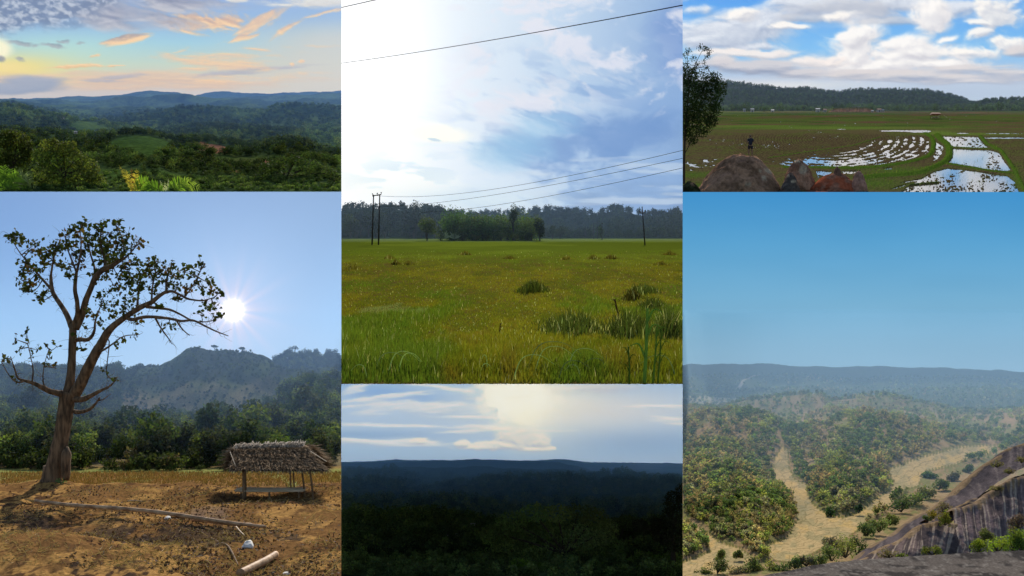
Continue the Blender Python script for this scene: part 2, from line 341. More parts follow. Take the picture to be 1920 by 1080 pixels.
def sky_TL(U, R):
    c = np.stack([np.interp(R, [0, 40, 80, 120, 150, 172, 200], a) for a in
                  ([158, 152, 166, 200, 218, 208, 200], [184, 188, 208, 214, 206, 200, 200], [222, 226, 226, 200, 190, 200, 205])], -1)
    c = mix(c, (190, 226, 214), .7 * ell(U, R, 110, 95, 150, 30)); c = mix(c, (210, 208, 202), .85 * sm(360, 640, U + (R - 60) * .8) * sm(10, 80, R))
    c = mix(c, (250, 226, 138), .95 * ell(U, R, 0, 126, 130, 24)); c = mix(c, (255, 222, 150), .5 * ell(U, R, 40, 150, 150, 12))
    W, G = (250, 214, 172), (222, 188, 166)
    c = clouds(c, U, R, [(240, 150, 300, 15), (270, 160, 190, 9), (60, 150, 60, 6)], 80, 7, 21, .15, .85, 1.5, (236, 206, 178), (208, 182, 174), .75, 0, -3, 1.0, 14)
    c = clouds(c, U, R, [(60, 158, 76, 17), (20, 164, 60, 14)], 60, 12, 24, .2, .75, .6, (172, 180, 198), (146, 160, 186), .92, -4, -4, 1.2, 14)
    c = clouds(c, U, R, [(225, 145, 56, 3.5, -5), (430, 137, 90, 5, -4), (190, 152, 40, 3, 0), (500, 128, 90, 4, -3)], 50, 6, 26, .15, .85, 1.0, (186, 184, 196), (160, 166, 186), .75, 0, -3, 1, 12)
    c = clouds(c, U, R, [(380, 44, 74, 18, 3), (360, 32, 50, 11, 8), (430, 36, 40, 14, 0, .8), (330, 34, 40, 8, 14, .7)], 26, 9, 41, .18, .9, 1.7, W, (214, 178, 160), .95, -5, 3, 1.2, 26, 14)
    c = clouds(c, U, R, [(480, 44, 54, 12, -28), (456, 56, 30, 8, -34), (540, 54, 38, 5, -30), (500, 30, 46, 12, -20, .8), (600, 26, 44, 4, -14, .8), (445, 75, 36, 5, -16)], 34, 8, 43, .18, .9, 1.6, W, (216, 184, 168), .9, -4, 4, 1.2, 22, -28)
    c = clouds(c, U, R, [(232, 76, 46, 8, -14), (250, 72, 30, 6, -16)], 30, 8, 45, .22, .7, .9, W, (178, 164, 164), 1, 5, 3, 1.8, 14, -14)
    c = clouds(c, U, R, [(180, 103, 12, 3, -8), (140, 124, 52, 5, -3), (215, 121, 17, 1.6, 0), (120, 125, 40, 3.5, -2)], 24, 6, 47, .2, .8, 1.0, W, (226, 188, 140), .95, 3, -2, 1.2, 12)
    c = clouds(c, U, R, [(320, 105, 32, 7, 8), (400, 118, 110, 14, 6), (430, 107, 140, 6, -3, .7), (370, 132, 44, 7, 0, .8), (470, 147, 130, 7, -3, .8), (520, 90, 130, 5, -4, .6), (330, 98, 18, 5, -20, .8)], 60, 8, 49, .18, .95, 1.6, W, (224, 192, 172), .85, -4, -2, 1.0, 24, 4)
    c = clouds(c, U, R, [(565, 115, 7, 4), (548, 121, 5, 4)], 6, 5, 51, .3, .7, .8, W, (220, 190, 180), .85, -2, -2, 1, 4)
    c = clouds(c, U, R, [(600, 4, 100, 12), (440, 0, 22, 5)], 40, 10, 53, .2, .8, .9, (240, 236, 226), (222, 214, 206), .85, 0, -4, 1, 16)
    x = fbm(U / 60, R / 30, 5, 3); c = clouds(c, U, R, [(250, 28, 120, 24, 10), (320, 6, 120, 18), (200, 40, 70, 18, 8), (340, 36, 60, 8, 10, .7)], 60, 16, 55, .15, .9, 1.1, (200, 198, 204), (144, 148, 170), .9, -4, 5, 1.6, 30, 8)
    bank = sm(.15, .75, ell(U + (x - .5) * 90, R, 40, 16, 190, 42, -4) + (fbm(U / 30, R / 16, 4, 58) - .5) * .5); cel = fbm(U / 10 + x * 4, R / 6 + x * 2, 5, 55, .5)
    c = mix(c, mix(np.broadcast_to(np.array([122., 138, 168]), c.shape), (206, 211, 220), .9 * sm(.36, .80, cel + .15 * (x - .5))), bank * .9)
    c = clouds(c, U, R, [(40, 82, 32, 6, 8), (100, 86, 24, 5, 8), (120, 77, 14, 4), (150, 80, 12, 3), (38, 112, 11, 5, 10)], 14, 6, 61, .2, .8, 1.0, (170, 174, 180), (128, 138, 156), .75, -2, 3, 1, 14)
    c = mix(c, (255, 249, 214), .97 * sm(.15, .85, ell(U + (x - .5) * 30, R, -6, 92, 30, 26))); c = clouds(c, U, R, [(2, 111, 12, 8)], 12, 8, 63, .3, .8, .6, (150, 150, 160), (128, 134, 150), .8, 2, -2, 1, 6)
    return c
def sky_C(U, R):
    u = U - 640
    c = np.stack([np.interp(u + (R - 200) * .05, [0, 110, 200, 330, 450, 560, 640], a) for a in
                  ([255, 250, 232, 212, 184, 158, 140], [255, 252, 240, 226, 206, 186, 172], [255, 254, 247, 240, 230, 220, 214])], -1)
    x = fbm(u / 130, R / 90, 5, 5); y = fbm(u / 130, R / 90, 5, 91)
    f = fbm(u / 70 + x * 1.4, R / 42 + y * 1.4, 6, 9, .56)
    band = fbm((u + R * .4) / 110 + x, (R - u * .25) / 34 + y, 6, 13, .56)
    c = mix(c, (140, 172, 214), .8 * sm(120, 420, u) * sm(.46, .66, band) * sm(40, 200, R))
    c = mix(c, (112, 148, 200), .75 * sm(.25, .85, ell(u, R, 520, 255, 230, 55, -6) + (f - .5) * 1.2))
    c = mix(c, (120, 150, 205), .6 * sm(.25, .85, ell(u, R, 640, 70, 90, 90) + (f - .5) * .8))
    c = mix(c, (150, 195, 226), .65 * sm(.3, .9, ell(u, R, 330, 275, 130, 60, -20) + (band - .5)))
    c = mix(c, (231, 230, 238), .8 * sm(.5, .68, f) * sm(130, 300, u) * (1 - sm(190, 260, R)))
    c = mix(c, (222, 226, 236), .7 * sm(.5, .7, fbm(u / 34 + x * 2, R / 20 - u / 60, 5, 23)) * ell(u, R, 440, 160, 150, 50, -20))
    c = mix(c, (205, 218, 232), .6 * sm(.52, .68, fbm(u / 120, R / 13, 5, 29)) * sm(250, 330, R) * sm(200, 400, u))
    c = mix(c, (120, 148, 188), .55 * sm(320, 390, R) * sm(330, 480, u) * sm(.4, .6, fbm(u / 140, R / 16, 4, 37)))
    g = ell(u, R, -50, 150, 165, 200); c = mix(c, (255, 255, 255), np.clip(g * 1.2 + (f - .5) * g, 0, 1))
    c = mix(c, (255, 253, 240), .95 * sm(.3, .8, ell(u, R, 185, 252, 70, 20, 4) + (f - .5) * .8)); c = mix(c, (190, 210, 225), .8 * sm(.4, .8, ell(u + (f - .5) * 20, R, 176, 262, 18, 4, 10)))
    c = mix(c, (250, 251, 246), .8 * sm(.3, .8, ell(u, R, 90, 340, 170, 36) + (band - .5) * .7))
    c = mix(c, (208, 226, 236), .7 * sm(.5, .62, fbm(u / 60, R / 14, 4, 43)) * ell(u, R, 120, 325, 110, 40))
    c = mix(c, (214, 231, 240), .75 * ell(u, R, 250, 375, 150, 25))
    return c * (1 + .1 * ell(u, R, -20, 130, 170, 170))[..., None]
def sky_TR(U, R):
    u = U - 1280
    c = np.stack([np.interp(R, [-120, 0, 90, 150, 200], a) for a in ([80, 96, 132, 190, 190], [150, 164, 192, 204, 208], [228, 238, 240, 224, 222])], -1)
    Wh, Gy = (255, 249, 244), (190, 197, 212)
    c = clouds(c, u, R, [(60, 62, 120, 30), (150, 44, 100, 38), (250, 16, 150, 30), (430, 10, 130, 20), (130, 84, 100, 12, 0, .8), (20, 8, 40, 10), (60, -40, 220, 34), (300, -90, 280, 34), (520, -70, 120, 20)], 60, 26, 61, .12, .85, 1.3, (232, 234, 240), (178, 188, 208), .95, -6, -8, 1.5, 50)
    c = clouds(c, u, R, [(300, 14, 130, 18), (370, 38, 70, 12), (220, 30, 60, 12)], 50, 18, 64, .2, .9, .9, (206, 208, 216), (168, 176, 194), .8, -5, -6, 1.4, 30)
    c = clouds(c, u, R, [(330, 96, 66, 50), (420, 78, 60, 18), (450, 94, 100, 24), (300, 122, 90, 22), (400, 122, 160, 20), (462, 32, 42, 28), (500, 72, 24, 7), (310, 66, 36, 20)], 44, 26, 67, .1, .72, 1.1, (255, 251, 247), (214, 212, 218), .98, -7, -9, 1.5, 40)
    c = clouds(c, u, R, [(600, 26, 44, 34), (565, 62, 30, 14), (612, 84, 40, 14), (572, 10, 24, 20), (545, 98, 50, 10), (200, 48, 38, 7), (120, 30, 30, 16), (300, 32, 32, 12), (560, 40, 30, 8)], 34, 20, 71, .1, .8, 1.2, (255, 250, 244), (202, 204, 214), .95, -6, -6, 1.5, 36)
    c = clouds(c, u, R, [(250, 116, 66, 13), (100, 100, 96, 9), (75, 110, 34, 14), (160, 106, 60, 8)], 40, 14, 73, .2, .75, .9, (250, 240, 234), (206, 204, 210), .92, -4, -7, 1.4, 24)
    c = clouds(c, u, R, [(130, 128, 105, 14), (215, 138, 70, 10), (70, 122, 50, 12), (330, 140, 80, 9)], 60, 12, 76, .15, .8, .9, (214, 210, 214), (150, 160, 184), .92, -3, -8, 1.6, 24)
    c = clouds(c, u, R, [(420, 142, 240, 12), (600, 138, 100, 14), (530, 128, 60, 9), (632, 96, 28, 14), (480, 150, 160, 8)], 90, 10, 79, .15, .85, 1.1, (222, 216, 216), (160, 170, 192), .88, -3, -7, 1.4, 24)
    c = mix(c, (236, 234, 230), .75 * ell(u, R, 150, 161, 180, 11)); c = mix(c, (184, 200, 222), .7 * ell(u, R, 540, 174, 200, 15))
    return c
def sky_BL(U, R):
    c = np.stack([np.interp(R, [360, 480, 600, 700, 800], a) for a in ([140, 148, 160, 178, 185], [172, 186, 200, 212, 215], [216, 230, 240, 243, 240])], -1)
    c = mix(c, (120, 158, 212), .5 * sm(260, 0, U) * sm(620, 380, R)); c = mix(c, (150, 180, 215), .35 * sm(420, 640, U) * sm(620, 400, R))
    r = np.hypot(U - 437, R - 582); th = np.arctan2(R - 582, U - 437)
    ray = 1 + .22 * np.cos(th * 14 + 1.3) + .14 * np.cos(th * 23)
    c = mix(c, (206, 222, 248), .8 * np.exp(-(r / 130) ** 1.2)); c = mix(c, (232, 220, 244), .85 * np.exp(-(r / (44 * ray)) ** 1.6)); c = mix(c, (255, 250, 240), np.exp(-(r / (21 * ray)) ** 1.9))
    return c * (1 + .7 * np.exp(-(r / 16) ** 2))[..., None]
def sky_BC(U, R):
    u = U - 640; v = R - 720
    c = np.stack([np.interp(v, [-200, 0, 40, 90, 120, 145], a) for a in ([120, 150, 168, 162, 152, 138], [170, 182, 192, 188, 182, 174], [215, 214, 214, 213, 208, 202])], -1)
    c = mix(c, (104, 152, 208), .75 * ell(u, v, 90, 18, 120, 14, 6)); c = mix(c, (112, 152, 192), .6 * ell(u, v, 20, 95, 170, 9)); c = mix(c, (120, 154, 190), .75 * ell(u, v, 560, 110, 200, 30))
    c = mix(c, (216, 211, 204), .8 * ell(u, v, 480, 48, 190, 38))
    Wc, Gc = (236, 230, 216), (186, 194, 204)
    c = clouds(c, u, v, [(90, 24, 80, 8, -6), (40, 28, 50, 5, -4), (150, 44, 140, 14, -2), (180, 4, 80, 5, 10), (30, 8, 40, 6, -18), (260, 30, 70, 12, 10, .7)], 60, 9, 71, .1, .9, 1.4, Wc, (182, 196, 212), .85, 3, -4, 1.2, 26, -6)
    c = clouds(c, u, v, [(240, 64, 70, 4), (90, 78, 130, 4, 1), (60, 110, 140, 6, 1), (140, 108, 60, 7, 4), (300, 84, 120, 5, 2), (250, 90, 70, 4, -3), (600, 43, 70, 4), (615, 70, 46, 7, 6)], 70, 6, 74, .12, .85, 1.2, Wc, Gc, .85, 4, -3, 1.2, 16)
    c = clouds(c, u, v, [(470, 10, 120, 12), (380, 22, 60, 6, -6, .8)], 60, 9, 77, .15, .9, .9, (206, 202, 204), (160, 164, 178), .75, -4, -4, 1.2, 20)
    n = fbm(u / 26, v / 16, 6, 79, .56); edge = sm(-26, 22, u - 258 - np.maximum(v - 30, 0) * .62 + (n - .5) * 110); r = np.hypot((u - 326 - (n - .5) * 60) / 1.55, (v - 22 + (n - .5) * 44))
    gl = np.exp(-(r / 74) ** 1.6); c = mix(c, (247, 234, 198), np.clip(1.15 * gl, 0, 1) * (.25 + .75 * edge)); c = mix(c, (255, 250, 226), np.clip(1.7 * np.exp(-(r / 46) ** 2), 0, 1) * edge)
    c = mix(c, (255, 244, 200), .4 * ell(u, v, 345, 66, 30, 20) * edge); c = clouds(c, u, v, [(335, 24, 30, 3, -8), (300, 84, 60, 3, 2)], 30, 5, 81, .3, .9, .9, (246, 232, 200), (226, 212, 186), .6, 0, -3, 1, 10)
    c = clouds(c, u, v, [(300, 115, 66, 10), (330, 102, 38, 16), (372, 106, 20, 15), (228, 113, 15, 9), (265, 118, 54, 6), (360, 121, 42, 5), (150, 107, 24, 6, 0, .8)], 14, 9, 83, .16, .5, .8, (240, 230, 206), (176, 180, 184), .95, 1, -5, 1.5, 8)
    c = mix(c, (150, 170, 194), .5 * sm(126, 142, v)); c = mix(c, (206, 207, 205), .22 + 0 * u)
    return c * (1 + 18.0 * sm(-3, -60, v) * np.exp(-((u - 320) / 160) ** 2))[..., None]  # strip above the view boosted, an added unseen glow that lights the hills
def sky_BR(U, R):
    c = np.stack([np.interp(R, [360, 460, 560, 640, 690], a) for a in ([66, 92, 118, 136, 145], [146, 163, 175, 180, 183], [204, 209, 210, 208, 208])], -1)
    return c + ((fbm(U / 200, R / 60, 3, 4) - .5) * 5)[..., None]
AIR.update(TL=((.088, .18, .377), (.073, .15, .316), 0, 150, .59), C=((.135, .194, .266), (.052, .077, .109), 0, 335, .74), TR=((.066, .089, .119), (.045, .063, .085), 0, 135, .87), BL=((.113, .182, .287), (.077, .123, .194), 375, 590, .75), BC=((.03, .055, .09), (.035, .07, .12), 742, 845, .15),
           BR=(None, ([577, 582, 588, 593.4, 599, 604.7, 610.3, 616, 621.6, 632.8, 644, 655, 666.6, 683], [0, .003, .022, .048, .068, .085, .098, .108, .117, .131, .141, .148, .154, .16], [0, .006, .039, .08, .112, .138, .159, .175, .188, .21, .226, .238, .246, .257], [0, .011, .062, .12, .166, .203, .23, .252, .27, .30, .321, .337, .349, .362]), 575, 680,
               lambda R: np.exp(-.0038 * np.clip(248 - np.maximum(66, 9600 / np.maximum(R - 540, 1)), 0, None))))
D_SKY = dict(TL=1000, C=330, TR=1600, BL=150, BC=420, BR=250)
sky('TL', -60, 215, D_SKY['TL'], sky_TL); sky('C', -60, 420, D_SKY['C'], sky_C); sky('TR', -130, 215, D_SKY['TR'], sky_TR)
sky('BL', 360, 800, D_SKY['BL'], sky_BL); sky('BC', 560, 880, D_SKY['BC'], sky_BC); sky('BR', 360, 720, D_SKY['BR'], sky_BR)
# ------------------------------------------------------------------ BL: old tree and thatched shelter in a bare field under the hills
rng = np.random.default_rng(11)
BLV, BLH = 700.0, 3.75
def bl_base(px, d):
    return -(160 / F) * d - BLH
BL_R = [(86, [(0, 776), (60, 780), (130, 786), (200, 800), (300, 815), (345, 806), (420, 815), (470, 812), (520, 768), (560, 740), (600, 735), (640, 724)], 16),
        (113, [(0, 700), (120, 705), (215, 702), (228, 699), (262, 690), (300, 690), (318, 683), (333, 671), (350, 661), (372, 655), (392, 657), (418, 660), (440, 662), (470, 664), (488, 666), (505, 671), (515, 680), (540, 690), (580, 694), (640, 690)], 13),
        (128, [(0, 690), (40, 694), (300, 720), (480, 700), (518, 680), (535, 676), (552, 670), (575, 671), (600, 674), (640, 676)], 12)]
def bl_z(px, d):
    px, d = np.broadcast_arrays(np.asarray(px, float), np.asarray(d, float))
    z = bl_base(px, d); x = (px - 960) / F * d; b = np.zeros_like(z)
    for di, rw, wd in BL_R:
        hb = (540 - interp(rw, px)) / F * di - bl_base(px, di)
        g = np.where(d < di, np.exp(-((d - di) / wd) ** 2), np.exp(-((d - di) / (wd * .8)) ** 2))
        if di == 113: g = np.where(d < di, 1 - np.clip((di - d) / 22, 0, 1) ** 2.2, g)
        b = np.maximum(b, hb * g)
    z = z + b * sm(48.5, 60, d) + sm(50, 60, d) * (fbm(x / 3, d / 3, 4, 3) - .5) * 1.0 + sm(95, 105, d) * (fbm(x / 1.5, d / 6, 4, 5) - .5) * .5
    near = sm(47, 43, d); row = 540 - z / d * F
    # worn bank and the mound in the near left corner
    z = z + near * ((fbm(x / 1.6, d / 3.2, 5, 21) - .5) * .34 + (fbm(x / .22, d / .5, 4, 23) - .5) * .085 + (fbm(x / .07, d / .16, 3, 24) - .5) * .03)
    z = z + .42 * ell(px, d, 60, 25.6, 190, 2.6) + .12 * ell(px, d, 110, 34, 130, 2.5) - .20 * ell(px, d, 300, 29.5, 130, 1.5) + .10 * ell(px, d, 560, 27, 120, 2)
    z = z + .22 * ell(px, d, 95, 42, 60, 2.0)
    return z
def bl_col(px, d, z):
    x = (px - 960) / F * d; n = fbm(x / .8, d / 1.8, 5, 31); n2 = fbm(x / .18, d / .4, 4, 33); n3 = fbm(x / 2.4, d / 5, 4, 35)
    c = np.zeros(px.shape + (3,)); c[:] = (.17, .09, .034)
    c = mix(c, (.34, .19, .062), .85 * sm(.44, .60, n)); c = mix(c, (.07, .036, .02), .9 * sm(.48, .60, n2) * sm(.35, .6, n3))
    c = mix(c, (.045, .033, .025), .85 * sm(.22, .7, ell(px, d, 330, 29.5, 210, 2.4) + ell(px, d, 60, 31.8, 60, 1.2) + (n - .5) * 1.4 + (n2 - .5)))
    c = mix(c, (.16, .13, .115), .35 * sm(.4, .8, ell(px, d, 390, 33.5, 70, 2.5) + (n - .5)))
    fld = sm(42.6, 43.6, d + (n - .5) * 1.2) * sm(49, 48.2, d)
    c = mix(c, (.25, .135, .05), fld); c = mix(c, (.20, .12, .05), fld * .6 * sm(.5, .62, fbm(x / .12, d / .35, 3, 37)))
    c = mix(c, (.20, .20, .06), fld * .7 * sm(.5, .62, fbm(x / .8, d / 3, 4, 38)))
    path = pldist(px, d, [(500, 48.5), (535, 45.5), (552, 43)], 8) < 9
    c = mix(c, (.26, .30, .10), .7 * path * fld)
    c = mix(c, (.20, .24, .07), .8 * sm(48.0, 48.5, d) * sm(52, 49, d))
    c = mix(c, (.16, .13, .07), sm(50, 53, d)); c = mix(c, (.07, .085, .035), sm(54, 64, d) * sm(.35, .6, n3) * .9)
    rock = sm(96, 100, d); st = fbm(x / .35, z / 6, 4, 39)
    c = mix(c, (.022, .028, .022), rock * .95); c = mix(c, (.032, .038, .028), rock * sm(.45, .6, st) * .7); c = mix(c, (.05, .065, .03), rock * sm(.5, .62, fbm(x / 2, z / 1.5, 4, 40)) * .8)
    return c
M_SOIL = mat_earth('bare_soil', 9, .45, .8, .035)
ds = np.concatenate([rows2d(BLV, BLH, 1115, 884, 420), np.linspace(49.2, 140, 150)])
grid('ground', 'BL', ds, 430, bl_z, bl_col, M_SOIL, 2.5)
def bl_p(px, d, up=0): return np.array([(px - 960) / F * d, d, float(bl_z(px, d)) + up])
def bl_d(row): return F * BLH / (row - BLV)

# --- the big bare-limbed tree
D0 = 41.9; k0 = D0 / F
def tp(x, r, off=0): return P(x, r, D0 + off)
limbs = [
 ([(92, 924, 0), (98, 895, 0), (106, 860, 0), (114, 825, 0), (120, 790, 0), (125, 755, 0), (129, 735, 0)], [27, 20.5, 18, 16.5, 16, 16, 17.5]),
 ([(127, 740, 0), (131, 715, .1), (134, 690, .15), (136, 660, .2), (136, 638, .2), (138, 610, .2)], [13, 10.5, 9.5, 9, 9, 8.5]),
 ([(137, 618, .2), (126, 590, .4), (113, 571, .6), (101, 551, .8), (96, 535, .9), (95, 515, 1.0)], [8, 6, 5.5, 5, 4.5, 3.5]),
 ([(139, 612, .2), (145, 590, 0), (144, 567, -.2), (141, 545, -.3), (143, 522, -.4), (144, 505, -.5)], [8, 5.5, 5, 4.5, 4, 3]),
 ([(141, 615, .2), (153, 592, .1), (160, 565, 0), (170, 540, -.1), (181, 518, -.2), (195, 504, -.2), (208, 500, -.3), (222, 491, -.4), (233, 484, -.4)], [9, 8, 7, 6.5, 6.5, 6.5, 5.5, 4.5, 3]),
 ([(196, 508, -.2), (197, 490, 0), (192, 470, .2), (188, 450, .3), (190, 430, .4)], [6, 4, 3, 2.2, 1.4]),
 ([(138, 742, 0), (150, 722, -.2), (159, 703, -.3), (168, 684, -.4), (179, 664, -.5), (190, 643, -.6), (200, 625, -.7), (214, 610, -.8), (230, 597, -.8), (248, 586, -.9), (268, 574, -1), (285, 566, -1), (297, 556, -1), (312, 547, -1)], [14, 13, 12.5, 12, 11, 10, 9, 7.5, 6.5, 6, 5.5, 5, 4.5, 3.5]),
 ([(310, 548, -1), (322, 547, -1.1), (334, 551, -1.1), (348, 559, -1.2), (362, 563, -1.2), (380, 562, -1.3), (402, 558, -1.4)], [3.5, 3, 2.6, 2.4, 2, 1.6, 1]),
 ([(312, 548, -1), (312, 530, -.8), (316, 510, -.7), (322, 495, -.6)], [3, 2.4, 1.8, 1]),
 ([(236, 595, -.8), (250, 600, -1), (268, 595, -1.1), (290, 594, -1.2), (318, 597, -1.3), (340, 602, -1.4), (362, 601, -1.4), (385, 612, -1.5), (405, 621, -1.6), (428, 630, -1.7)], [4.5, 4, 3.6, 3.3, 3, 2.6, 2.3, 1.9, 1.5, .8]),
 ([(275, 575, -1), (295, 577, -.8), (318, 581, -.7), (340, 589, -.6), (360, 600, -.5), (382, 604, -.4), (400, 600, -.3)], [3.6, 3, 2.6, 2.2, 1.8, 1.3, .8]),
 ([(290, 594, -1.2), (298, 609, -1.3), (308, 623, -1.4), (316, 634, -1.4), (323, 645, -1.4)], [2.4, 2, 1.6, 1.2, .7]),
 ([(330, 600, -1.3), (337, 611, -1.3), (346, 621, -1.3), (356, 629, -1.3)], [2.2, 1.7, 1.3, .8]),
 ([(345, 557, -1.2), (358, 542, -1.2), (368, 525, -1.2), (378, 505, -1.2)], [1.8, 1.5, 1.1, .7]),
 ([(137, 640, .2), (150, 637, 0), (163, 637, -.3), (173, 630, -.5), (178, 618, -.6), (180, 600, -.6), (188, 575, -.6)], [5.5, 5, 4.5, 4, 3, 2.2, 1.2]),
 ([(124, 740, 0), (108, 737, -.3), (92, 733, -.5), (76, 725, -.7), (60, 718, -.8), (45, 714, -.9), (34, 708, -.9), (26, 690, -1), (20, 668, -1)], [8, 7, 6, 5, 4, 3, 2.4, 1.6, .9]),
 ([(60, 718, -.8), (62, 695, -.8), (58, 672, -.8), (52, 645, -.8)], [2, 1.5, 1, .6]), ([(84, 729, -.6), (80, 705, -.4), (84, 680, -.3), (92, 655, -.3)], [2, 1.4, 1, .6]),
 ([(48, 714, -.9), (30, 716, -1), (14, 700, -1), (4, 678, -1.1)], [2, 1.5, 1.1, .7]),
 ([(135, 748, 0), (152, 748, -.4), (170, 742, -.7), (186, 733, -.9), (200, 727, -1)], [8, 6, 5, 3.5, 2.4]),
 ([(200, 727, -1), (212, 718, -1), (220, 706, -1)], [2.4, 1.6, .8]), ([(139, 772, 0), (152, 773, -.3), (168, 767, -.6), (180, 756, -.8), (187, 746, -.9)], [5, 4.2, 3.4, 2.4, 1.6]),
 ([(183, 752, -.8), (196, 748, -.8), (208, 738, -.8)], [1.6, 1.1, .6]), ([(180, 662, -.5), (196, 655, -.8), (210, 645, -1), (232, 630, -1), (262, 628, -1)], [3, 2.4, 1.8, 1.2, .7]),
 ([(190, 640, -.6), (205, 640, -.4), (200, 700, -.4), (215, 712, -.4)], [2, 1.4, 1, .6]), ([(96, 540, .9), (80, 525, 1), (66, 508, 1.1), (52, 492, 1.2), (36, 470, 1.3), (16, 438, 1.4)], [3.4, 2.8, 2.2, 1.8, 1.3, .7]),
 ([(95, 520, 1), (100, 495, .9), (104, 470, .8), (112, 450, .8)], [3, 2.3, 1.7, 1]), ([(144, 508, -.5), (150, 485, -.6), (152, 462, -.6), (150, 435, -.6)], [3, 2.2, 1.6, .9]),
 ([(144, 510, -.5), (134, 490, -.6), (128, 465, -.6), (122, 440, -.6)], [2.6, 2, 1.4, .8]), ([(230, 486, -.4), (232, 465, -.4), (228, 445, -.4), (222, 428, -.4)], [2.6, 2, 1.4, .8]),
 ([(178, 522, -.2), (176, 500, .2), (170, 478, .4), (164, 455, .5), (156, 430, .5)], [3.4, 2.6, 2, 1.4, .8]), ([(222, 491, -.4), (240, 478, -.5), (256, 462, -.6), (266, 455, -.6)], [2.4, 1.8, 1.3, .7]),
 ([(255, 583, -.9), (258, 560, -.6), (262, 535, -.5), (268, 512, -.4), (276, 500, -.4)], [3, 2.4, 1.8, 1.3, .8]), ([(285, 566, -1), (286, 540, -1), (290, 515, -1), (294, 495, -1)], [2.4, 1.8, 1.3, .8]),
]
tparts = []; allp = []
for pts, rad in limbs:
    q = np.array(pts, float); q[:, :2] += rng.normal(size=(len(q), 2)) * .6 * (np.array(rad)[:, None] < 12)
    W = np.array([tp(a, b, c) for a, b, c in q]); Wp = smoothpts(W, 4); rr = np.interp(np.linspace(0, len(rad) - 1, len(Wp)), np.arange(len(rad)), rad) * k0 * (.84 if rad[0] < 20 else .94)
    rr = rr * (1 + .10 * (vn(np.arange(len(Wp)) * .9, 0, int(pts[0][0])) - .5)); tparts.append(tube(Wp, rr, 10 if rad[0] > 6 else 6)); allp.append(Wp)
# root flare and the burl on the trunk
for a, L in ((200, 34), (250, 22), (330, 30), (20, 26), (140, 20)):
    dx, dy = math.cos(math.radians(a)), math.sin(math.radians(a)); b = tp(93, 905); e = b + np.array([dx * L * k0, dy * L * k0, -.32])
    tparts.append(tube(smoothpts([b + [0, 0, .5], b + [dx * .16, dy * .16, .05], e], 4), np.linspace(.22, .06, 9), 8))
tparts.append(tube(smoothpts([tp(124, 900, -.18), tp(123, 872, -.26), tp(124, 852, -.24), tp(126, 838, -.14)], 4), np.array([.10, .13, .15, .155, .16, .16, .165, .17, .165, .15, .12, .08, .05]), 9))
allp = np.concatenate(allp)
cl = [(460,210),(400,220),(570,210),(660,210),(720,240),(780,290),(390,300),(480,270),(600,290),(690,340),(540,340),(300,300),(200,290),(120,270),(60,250),(90,262),(240,340),(330,320),(250,400),(140,400),(340,410),(130,460),(180,520),(130,520),(150,560),(220,600),(250,570),(440,400),(620,370),(640,420),(700,420),(760,400),(800,460),(870,400),(960,410),(900,450),(970,470),(1060,420),(1130,430),(1080,470),(1000,520),(1100,520),(1170,510),(1190,560),(1230,570),(860,500),(800,540),(760,480),(680,490),(650,540),(600,480),(740,590),(700,640),(640,640),(600,650),(560,600),(690,680),(760,660),(880,630),(1000,600),(1160,640),(1210,650),(1130,690),(1220,700),(500,680),(530,700),(490,770),(640,690),(560,740),(950,740),(780,740),(700,820),(770,810),(660,860),(430,830),(460,880),(90,830),(150,810),(120,880),(20,940),(40,950),(170,930),(210,890),(270,860),(320,870),(280,930),(310,990),(260,980),(80,1050),(580,1000),(650,1050),
 (500,235),(430,250),(620,240),(560,260),(470,330),(520,300),(650,290),(600,330),(560,390),(600,400),(640,360),(700,290),(740,330),(420,345),(370,260),(280,340),(180,330),(290,380),(220,440),(390,460),(830,420),(930,430),(1010,480),(1040,450),(840,470),(910,500),(950,520),(1050,540),(1140,540),(780,510),(720,460),(720,520),(860,560),(540,480),(620,560),(380,430),(170,440),(210,480),(650,180),(560,190),(470,180),(1130,400),(880,390)]
LV = []; LF = []; LC = []
for (zx, zy) in cl:
    x, r = zx / 3., 360 + zy / 3.; dist = np.hypot(allp[:, 0] / allp[:, 1] * F + 960 - x, 540 - allp[:, 2] / allp[:, 1] * F - r); j = dist.argmin(); nb = allp[j]
    c0 = P(x, r, nb[1] + rng.uniform(-.5, .5)); big = zy < 640 and zx < 860; n = int(rng.integers(10, 17) * (1.3 if big else .8)) if zy < 760 else int(rng.integers(3, 6))
    if dist[j] > 5: tparts.append(tube(smoothpts([nb, (nb + c0) / 2 + rng.normal(size=3) * .06, c0], 3), np.linspace(.022, .007, 7), 5))
    dirs = unit(rng.normal(size=(n, 3)) + [0, 0, .2]); p = c0 + dirs * rng.uniform(.04, .27, (n, 1)) * (1.1 if big else .9)
    for q in p[:5]: tparts.append(tube([c0 + (q - c0) * -.3, q], [.007, .005], 4))
    V, Fq, c = leaves(rng, p, unit(rng.normal(size=(n, 3)) + [0, -.3, .3]), .155, (.050, .062, .016) if rng.random() < .85 else (.13, .07, .02), .72, .35)
    V2, F2, c2 = leaves(rng, p + rng.normal(size=p.shape) * .05, unit(rng.normal(size=(n, 3))), .13, (.06, .066, .018), .7, .35)
    for a, b, e in ((V, Fq, c), (V2, F2, c2)): LV.append(a); LF.append(b + sum(len(v) for v in LV[:-1])); LC.append(e)
for i in range(800):                           # bare twigs
    j = rng.integers(len(allp)); b = allp[j]; dr = unit(rng.normal(size=3) + [0, 0, .1]); L = rng.uniform(.12, .45)
    if b[2] < tp(0, 745)[2]: continue
    tparts.append(tube(smoothpts([b, b + dr * L * .5 + rng.normal(size=3) * .04, b + dr * L + rng.normal(size=3) * .08], 3), np.linspace(.008, .002, 7), 3))
base = bl_p(93, D0)
